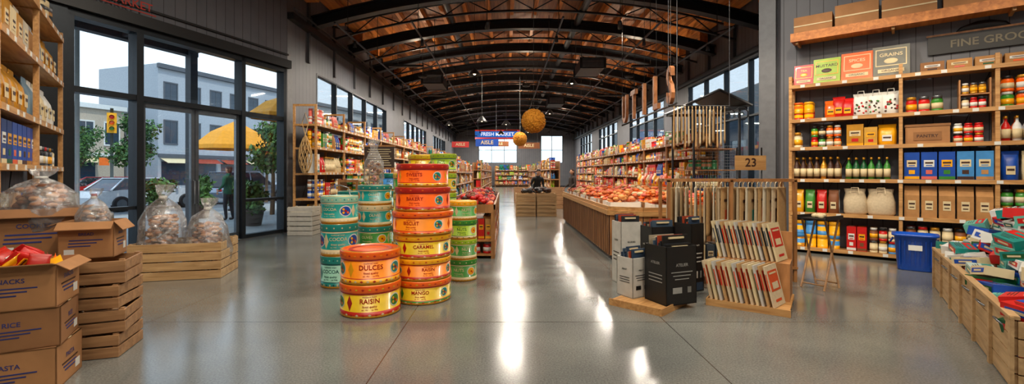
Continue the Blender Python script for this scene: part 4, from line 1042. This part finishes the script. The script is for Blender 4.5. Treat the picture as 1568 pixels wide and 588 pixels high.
# ------------------------------------------------------------------ people
def person(name, loc, rz, top, legs, hair, skin=(196, 144, 114), lean=0.0, height=1.75, stride=.06, armf=.0, longhair=False):
    P = {'pel': (0, 0, .95, .135, .105), 'sp': (0, 0, 1.1, .13, .1), 'ch': (0, -.0, 1.3, .155, .115), 'nb': (0, 0, 1.45, .085, .07), 'nk': (0, -.01, 1.54, .052, .052)}
    E = [('pel', 'sp'), ('sp', 'ch'), ('ch', 'nb'), ('nb', 'nk')]
    for s, n_ in ((-1, 'L'), (1, 'R')):
        P['sh' + n_] = (s * .175, 0, 1.41, .07, .07); P['el' + n_] = (s * .235, .03 - armf * .2, 1.14, .05, .05); P['wr' + n_] = (s * .22, -.08 - armf, .93 + armf * .5, .033, .03); P['pa' + n_] = (s * .215, -.11 - armf * 1.15, .86 + armf * .55, .036, .018)
        P['hp' + n_] = (s * .09, 0, .88, .1, .1); P['kn' + n_] = (s * .1, -.03 - s * stride * .5, .5, .064, .064); P['an' + n_] = (s * .1, .03 - s * stride, .1, .042, .045); P['he' + n_] = (s * .1, .03 - s * stride, .045, .04, .04); P['to' + n_] = (s * .12, -.13 - s * stride, .035, .042, .032)
        E += [('ch', 'sh' + n_), ('sh' + n_, 'el' + n_), ('el' + n_, 'wr' + n_), ('wr' + n_, 'pa' + n_), ('pel', 'hp' + n_), ('hp' + n_, 'kn' + n_), ('kn' + n_, 'an' + n_), ('an' + n_, 'he' + n_), ('he' + n_, 'to' + n_)]
    keys = list(P); me = bpy.data.meshes.new('sk')
    me.from_pydata([P[q][:3] for q in keys], [(keys.index(a_), keys.index(c_)) for a_, c_ in E], [])
    ob = bpy.data.objects.new('sk', me); COL.objects.link(ob)
    ob.modifiers.new('s', 'SKIN')
    sv = me.skin_vertices[0].data
    for i, q in enumerate(keys): sv[i].radius = (P[q][3], P[q][4]); sv[i].use_root = (q == 'pel')
    sb = ob.modifiers.new('d', 'SUBSURF'); sb.levels = 2; sb.render_levels = 2
    dg = bpy.context.evaluated_depsgraph_get(); m2 = bpy.data.meshes.new_from_object(ob.evaluated_get(dg))
    b = MB(); sk = S(*skin, .6); sh = S(30, 26, 24, .5); hr = S(*hair, .7)
    vs = [tuple(v.co) for v in m2.vertices]; fs = [tuple(p.vertices) for p in m2.polygons]; ms = []
    for p in m2.polygons:
        c = p.center
        if c.z < .085: ms.append(sh)
        elif abs(c.x) > .15 and c.z < .93 + armf * .5 and c.y < -.05 + .03 - armf * .9 and c.z > .7: ms.append(sk)
        elif c.z > 1.5: ms.append(sk)
        elif c.z > .9 or (abs(c.x) > .17 and c.z > .75): ms.append(top)
        else: ms.append(legs)
    b.add(vs, fs, ms, True); bpy.data.objects.remove(ob)
    b.loft([(0, 0, .84, .165, .125), (0, 0, .9, .17, .13), (0, 0, 1.05, .155, .12), (0, 0, 1.15, .15, .112)], top, 20, 2.3, cap=False)
    b.loft([(0, 0, 1.44, .1, .085), (0, -.0, 1.5, .072, .07), (0, 0, 1.52, .068, .066)], top, 16, 2, cap=False)
    for s in (-1, 1):
        px, py, pz = s * .215, -.11 - armf * 1.15, .86 + armf * .55
        for i, ln in enumerate((.062, .072, .068, .052)):
            o = (i - 1.5) * .016; b.tube([(px, py + o, pz - .01), (px - s * .004, py + o - .005 - armf * .06, pz - .045), (px - s * .016, py + o - .01 - armf * .1, pz - .045 - ln * .6)], [.009, .0085, .006], sk, 6)
        b.tube([(px - s * .01, py - .028, pz + .02), (px - s * .02, py - .045, pz - .01), (px - s * .02, py - .045, pz - .035)], [.011, .009, .006], sk, 6)
    hz = 1.53
    b.loft([(0, -.015, hz, .03, .04), (0, -.025, hz + .02, .05, .06), (0, -.02, hz + .06, .066, .082), (0, -.01, hz + .11, .074, .094), (0, -.0, hz + .16, .074, .094), (0, 0, hz + .2, .06, .075), (0, 0, hz + .225, .03, .04), (0, 0, hz + .23, .005, .005)], sk, 20, 2.1)
    b.blob((0, -.112, hz + .095), (.012, .018, .022), sk, 8, 6, 0)
    for s in (-1, 1):
        b.blob((s * .03, -.094, hz + .12), (.013, .008, .008), WHITE, 8, 5, 0); b.blob((s * .03, -.101, hz + .12), (.006, .004, .006), BLACK, 6, 4, 0); b.box((s * .03, -.1, hz + .138), (.03, .006, .005), hr)
        b.blob((s * .077, .0, hz + .105), (.01, .02, .03), sk, 8, 6, 0)
    b.blob((0, -.097, hz + .055), (.024, .008, .006), S(160, 80, 74), 8, 5, 0)
    b.loft([(0, .02, hz + .12, .08, .09), (0, .02, hz + .16, .083, .095), (0, .01, hz + .2, .074, .088), (0, .005, hz + .235, .045, .052), (0, 0, hz + .25, .006, .006)], hr, 18, 2.1, cap=False, wob=.04)
    b.loft([(0, .045, hz + (.0 if not longhair else -.14), .05, .04), (0, .04, hz + .06, .072, .06), (0, .035, hz + .13, .079, .07)], hr, 16, 2.2, cap=True)
    if lean:
        for i, v in enumerate(b.v):
            if v.z > .9:
                rel = Vector((v.x, v.y, v.z - .9)); w_ = min(1, rel.z / .3); q = Matrix.Rotation(lean * w_, 3, 'X') @ rel; b.v[i] = Vector((q.x, q.y, q.z + .9))
    sc = height / 1.78
    for i, v in enumerate(b.v): b.v[i] = v * sc
    mz = min(v.z for v in b.v)
    for v in b.v: v.z -= mz
    b.obj(name, loc, rz)
person('person_in_green_jacket', (-9.1, 15.0, -.04), math.radians(-100), S(24, 84, 60, .8), S(28, 30, 38, .8), (40, 28, 20), height=1.8, stride=.04, armf=.1)
person('shopper_in_black', (1.15, 17.25, 0), math.radians(10), S(24, 24, 28, .8), S(30, 30, 36, .8), (24, 18, 16), lean=.42, height=1.72, armf=.2)
person('shopper_in_brown', (2.55, 17.6, 0), math.radians(-70), S(46, 34, 30, .8), S(30, 32, 40, .8), (50, 32, 22), height=1.68, armf=.15, longhair=True)

# ------------------------------------------------------------------ exterior
b = MB(); b.b2(-120, 90, -40, 120, -.16, -.15, S(92, 94, 96, .9, scale=.5)); b.obj('street_asphalt')
U = Vector((.315, .949)); Nn = Vector((-.949, .316)); MM = Vector((-6.3, 9.5))
UA = math.atan2(.949, .315)
def SO(s, o):
    p = MM + U * s + Nn * o; return p.x, p.y
b = MB(); b.b2(-20, 40, .22, 9.5, -.15, -.04, S(150, 150, 146, .85, scale=1.5)); b.b2(-20, 40, 9.5, 9.7, -.15, -.03, S(130, 128, 124, .85))
for i in range(40): b.b2(-20 + i * 1.5, -19.985 + i * 1.5, .22, 9.5, -.041, -.039, S(110, 108, 104))
b.obj('sidewalk', (MM.x, MM.y, -.0), UA)
b = MB(); b.b2(-10, 50, 27, 31, -.15, -.02, S(150, 150, 146, .85, scale=1.5)); b.obj('sidewalk', (MM.x, MM.y, 0), UA)
def building(name, s0, s1, o, h, mat, nfl, trim):
    b = MB(); Ln = s1 - s0; b.b2(0, Ln, 0, 8, 0, h, mat); b.b2(-.1, Ln + .1, -.3, 0, h - .4, h, trim); b.b2(0, Ln, -.15, 0, 3.0, 3.3, trim)
    gl = S(44, 60, 74, .15); nw = int(Ln / 2.0)
    for fl in range(1, nfl):
        zb = fl * (h - 1) / nfl + .8; zt = zb + (h - 1) / nfl * .58
        for i in range(nw):
            x = (i + .5) * Ln / nw; b.b2(x - .55, x + .55, -.03, .0, zb, zt, gl); b.b2(x - .65, x + .65, -.08, 0, zb - .12, zb, trim); b.b2(x - .65, x + .65, -.08, 0, zt, zt + .12, trim); b.b2(x - .02, x + .02, -.05, 0, zb, zt, trim)
            b.b2(x - .65, x - .55, -.06, 0, zb, zt, trim); b.b2(x + .55, x + .65, -.06, 0, zb, zt, trim)
    for i in range(int(Ln / 3)):
        x = (i + .5) * 3; b.b2(x - 1.2, x + 1.2, -.04, 0, .4, 2.6, gl)
        b.add([(x - 1.3, 0, 2.9), (x + 1.3, 0, 2.9), (x + 1.3, -1.0, 2.45), (x - 1.3, -1.0, 2.45)], [(0, 1, 2, 3)], R.choice([S(150, 60, 40), S(60, 90, 80), CREAM]))
    p = SO(s0, o); b.obj(name, (p[0], p[1], -.03), UA)
building('beige_apartment_building', 2, 22, 38, 7.6, S(186, 172, 152), 2, WHITE)
building('grey_office_building', 22.3, 36, 34, 11.5, S(164, 170, 176), 3, S(80, 84, 90))
building('white_row_building', 36.2, 60, 32, 10.5, S(196, 194, 188), 3, S(130, 130, 130))
building('brick_building', -20, 1.6, 36, 9, S(166, 124, 104), 3, WHITE)
b = MB(); b.b2(-6, 2.3, .22, 3.3, 4.95, 5.15, S(180, 180, 178)); b.b2(-6, 2.3, 3.1, 3.35, 4.7, 5.2, S(50, 52, 56))
for i in range(6): b.b2(-6 + i * 1.6, -5.9 + i * 1.6, .22, 3.2, 4.75, 4.95, S(60, 62, 66))
b.b2(2.0, 2.2, 3.0, 3.2, -.04, 4.75, S(60, 62, 66))
b.obj('entrance_canopy', (MM.x, MM.y, 0), UA)
def car(name, s, o, mat, flip=False, suv=False):
    b = MB(); hh = 1.7 if suv else 1.42; gl = S(24, 30, 38, .08)
    body = [(-2.2, .32), (-2.25, .62), (-2.15, .85), (-1.3, .93), (1.25, .95), (1.9, .86), (2.2, .72), (2.25, .42), (2.2, .28)]
    b.prism(body, -.88, .88, mat)
    rf = [(-1.95 if suv else -1.75, .9), (-1.7 if suv else -1.15, hh), (.25, hh), (1.15, .94)]
    vs = [(x, -.86, z) if z < 1 else (x, -.68, z) for x, z in rf] + [(x, .86, z) if z < 1 else (x, .68, z) for x, z in rf]
    b.add(vs, [(0, 1, 2, 3), (7, 6, 5, 4), (0, 4, 5, 1), (2, 6, 7, 3)], gl); b.box(((-1.7 if suv else -1.15) / 2 + .125, 0, hh), ((.25 - (-1.7 if suv else -1.15)) + .1, 1.38, .04), mat)
    for i in range(2):
        for s_ in (-1, 1):
            x0 = rf[1][0] if i == 0 else rf[2][0]; x1 = rf[0][0] if i == 0 else rf[3][0]
            b.tube([(x0, s_ * .68, hh), (x1, s_ * .86, .93)], .04, mat, 5)
    for s_ in (-1, 1): b.tube([(-.4, s_ * .69, hh), (-.4, s_ * .87, .94)], .04, mat, 5); b.box((.95, s_ * .98, 1.0), (.12, .16, .12), mat); b.box((-.1, s_ * .885, .78), (.18, .02, .03), GREYM)
    for x in (-1.4, 1.4):
        for s_ in (-1, 1):
            b.M = T(x, s_ * .86, .33, 0, math.pi / 2); b.lathe([(0, -.1), (.2, -.1), (.33, -.1), (.34, -.06), (.34, .06), (.33, .1), (.2, .1), (0, .1)], [GREYM, BLACK, BLACK, BLACK, BLACK, BLACK, GREYM], seg=20)
            b.M = Matrix.Identity(4)
    for s_ in (-.65, .65): b.box((2.22, s_, .66), (.06, .32, .12), WHITE); b.box((-2.24, s_, .75), (.05, .3, .12), RED)
    p = SO(s, o); b.obj(name, (p[0], p[1], -.15), UA + (math.pi if flip else 0), bev=.03)
car('white_sedan', 7.6, 13.5, S(214, 216, 218, .25, coat=.5)); car('silver_hatchback', 13.2, 13.5, S(130, 140, 152, .25, .4, coat=.5), suv=True); car('white_van', 19, 13.5, WHITE, suv=True)
car('red_sedan', 10, 20.5, S(170, 30, 26, .25, coat=.5), True); car('silver_sedan', 25, 20.5, S(170, 175, 180, .25, coat=.5), True); car('blue_sedan', 4, 20.5, S(50, 80, 130, .25, coat=.5), True)
LEAF = [S(60, 98, 40, .7), S(84, 126, 52, .7), S(44, 78, 32, .7)]
def tree(name, x, y, h, r, n=1400, trunk=True):
    b = MB(); z0 = h * .4 if trunk else .35
    if trunk:
        b.tube([(0, 0, 0), (.04, 0, h * .3), (0, .05, h * .6), (.02, 0, h * .8)], [.09, .07, .05, .02], S(90, 70, 52, .9), 8)
        for i in range(7): an = i * .9; b.tube([(0, 0, h * .4 + i * .1), (math.cos(an) * r * .6, math.sin(an) * r * .6, h * .6 + i * .12)], [.035, .012], S(90, 70, 52, .9), 5)
    else:
        b.lathe([(0, 0), (.2, 0), (.28, .42), (.31, .42), (.31, .48), (.25, .48), (.24, .4), (0, .4)], S(90, 72, 64, .8), seg=20)
    cl = [Vector((R.uniform(-.6, .6) * r, R.uniform(-.6, .6) * r, z0 + (h - z0) * R.uniform(.15, .85))) for _ in range(14)]
    for i in range(n):
        c = R.choice(cl); d = Vector((R.gauss(0, 1), R.gauss(0, 1), R.gauss(0, 1))); d.normalize(); p = c + d * r * .5 * R.random() ** .4
        if p.z < .3: continue
        a_ = Vector((R.uniform(-1, 1), R.uniform(-1, 1), R.uniform(-1, 1))).normalized(); c_ = a_.cross(d).normalized(); s = .07 + .05 * R.random()
        b.add([tuple(p - a_ * s), tuple(p + c_ * s * .5), tuple(p + a_ * s), tuple(p - c_ * s * .5)], [(0, 1, 2, 3)], R.choice(LEAF))
    b.obj(name, (x, y, -.04))
tree('street_tree', -14.9, 18.5, 4.1, .9, 1800); tree('street_tree', -8.7, 17.0, 3.7, .8, 1800); tree('street_tree', -24.5, 26.1, 4.2, 1.1); tree('street_tree', -12.6, 24.0, 4.5, 1.0); tree('street_tree', -29, 31, 5.0, 1.4)
for x, y, h in ((-10.4, 15.6, 1.5), (-11.5, 15.0, 1.4), (-9.9, 17.0, 1.4), (-7.4, 13.4, 1.3)): tree('potted_shrub', x, y, h, .5, 700, False)
b = MB(); b.tube([(0, 0, 0), (0, 0, 3.7)], .025, GREYM, 8); b.lathe([(0, 0), (.3, 0), (.3, .08), (.05, .1), (.05, .2)], BLACK, seg=18)
UM = S(236, 156, 30, .8)
b.lathe([(1.5, 2.5), (1.47, 2.66), (.9, 3.2), (.0, 3.7)], UM, seg=8, smooth=False)
for i in range(8): an = i * math.pi / 4; b.tube([(0, 0, 3.1), (1.45 * math.cos(an), 1.45 * math.sin(an), 2.62)], .012, OAK, 4)
b.obj('yellow_patio_umbrella', (-11.1, 18.8, -.04))
b = MB(); b.tube([(0, 0, 0), (0, 0, 4.1)], .025, GREYM, 8); b.lathe([(0, 0), (.3, 0), (.3, .08), (.05, .1), (.05, .2)], BLACK, seg=18)
b.lathe([(1.2, 3.3), (1.18, 3.4), (.7, 3.8), (.0, 4.1)], UM, seg=8, smooth=False); b.obj('yellow_patio_umbrella', (-7.1, 14.9, -.04))
b = MB(); b.tube([(0, 0, 0), (0, 0, 5.0)], .07, S(60, 66, 60), 8); TL = S(240, 170, 10, .5)
b.b2(-.2, .2, -.15, .1, 3.7, 4.75, TL)
for i, c in enumerate((GRN, ORANGE, RED)):
    b.M = T(0, -.15, 3.93 + i * .3, 0, math.pi / 2); b.lathe([(0, .01), (.1, .01), (.12, .0), (.12, .1), (.11, .1)], [c, BLACK, TL, TL], seg=14); b.M = Matrix.Identity(4)
b.b2(-.5, -.1, -.05, .05, 2.0, 2.4, S(240, 110, 20))
b.obj('traffic_light', (-20.7, 24, -.1), math.radians(40))
b = MB(); b.tube([(0, 0, 0), (0, 0, 7)], .07, S(90, 92, 90), 8); b.tube([(0, 0, 6.8), (1.2, 0, 7.1)], .04, S(90, 92, 90), 6); b.blob((1.3, 0, 7.05), (.3, .12, .08), GREYM, 8, 5, 0); b.obj('street_lamp', (-15.2, 16.2, -.04), 2.6)
for y in (0, 2, 3, 4):
    p = SO(2.5 + y * 2.3, 8.8); b = MB(); b.lathe([(0, 0), (.09, 0), (.08, .05), (.06, .1), (.06, .85), (.08, .88), (.06, .95), (0, .97)], S(50, 52, 54), seg=14); b.obj('bollard', (p[0], p[1], -.04))
b = MB(); b.b2(14, 20, 5, 60, -.15, 6.5, S(160, 158, 152))
for i in range(18): b.b2(13.95, 14, 6 + i * 3, 7.6 + i * 3, 2, 4.8, S(70, 90, 104, .2))
b.obj('neighbouring_building')

# ------------------------------------------------------------------ sun & sky
sd = bpy.data.lights.new('sun', 'SUN'); sd.energy = 2.2; sd.angle = .01; sd.color = (1, .95, .86)
so = bpy.data.objects.new('sun', sd); COL.objects.link(so); so.rotation_euler = Vector((-.5, .3, -.95)).to_track_quat('-Z', 'Y').to_euler(); so.location = (20, -10, 30)
w = bpy.data.worlds.new('sky'); scene.world = w; w.use_nodes = True; nt = w.node_tree; bg = nt.nodes['Background']
tc = nt.nodes.new('ShaderNodeTexCoord'); sp = nt.nodes.new('ShaderNodeSeparateXYZ'); cr = nt.nodes.new('ShaderNodeValToRGB')
nt.links.new(tc.outputs['Generated'], sp.inputs[0]); nt.links.new(sp.outputs['Z'], cr.inputs['Fac'])
cr.color_ramp.elements[0].position = 0.0; cr.color_ramp.elements[0].color = (.86, .94, 1, 1); cr.color_ramp.elements[1].position = .6; cr.color_ramp.elements[1].color = (.5, .72, 1, 1)
nt.links.new(cr.outputs['Color'], bg.inputs['Color']); bg.inputs['Strength'].default_value = 1.9

# ------------------------------------------------------------------ camera
cd = bpy.data.cameras.new('camera'); cd.sensor_width = 36; cd.lens = 36 * 700 / 1568; cd.shift_y = -29 / 1568; cd.shift_x = 9 / 1568; cd.clip_end = 400
co = bpy.data.objects.new('camera', cd); COL.objects.link(co); co.location = (0, 0, 1.5); co.rotation_euler = (math.pi / 2, 0, 0); scene.camera = co
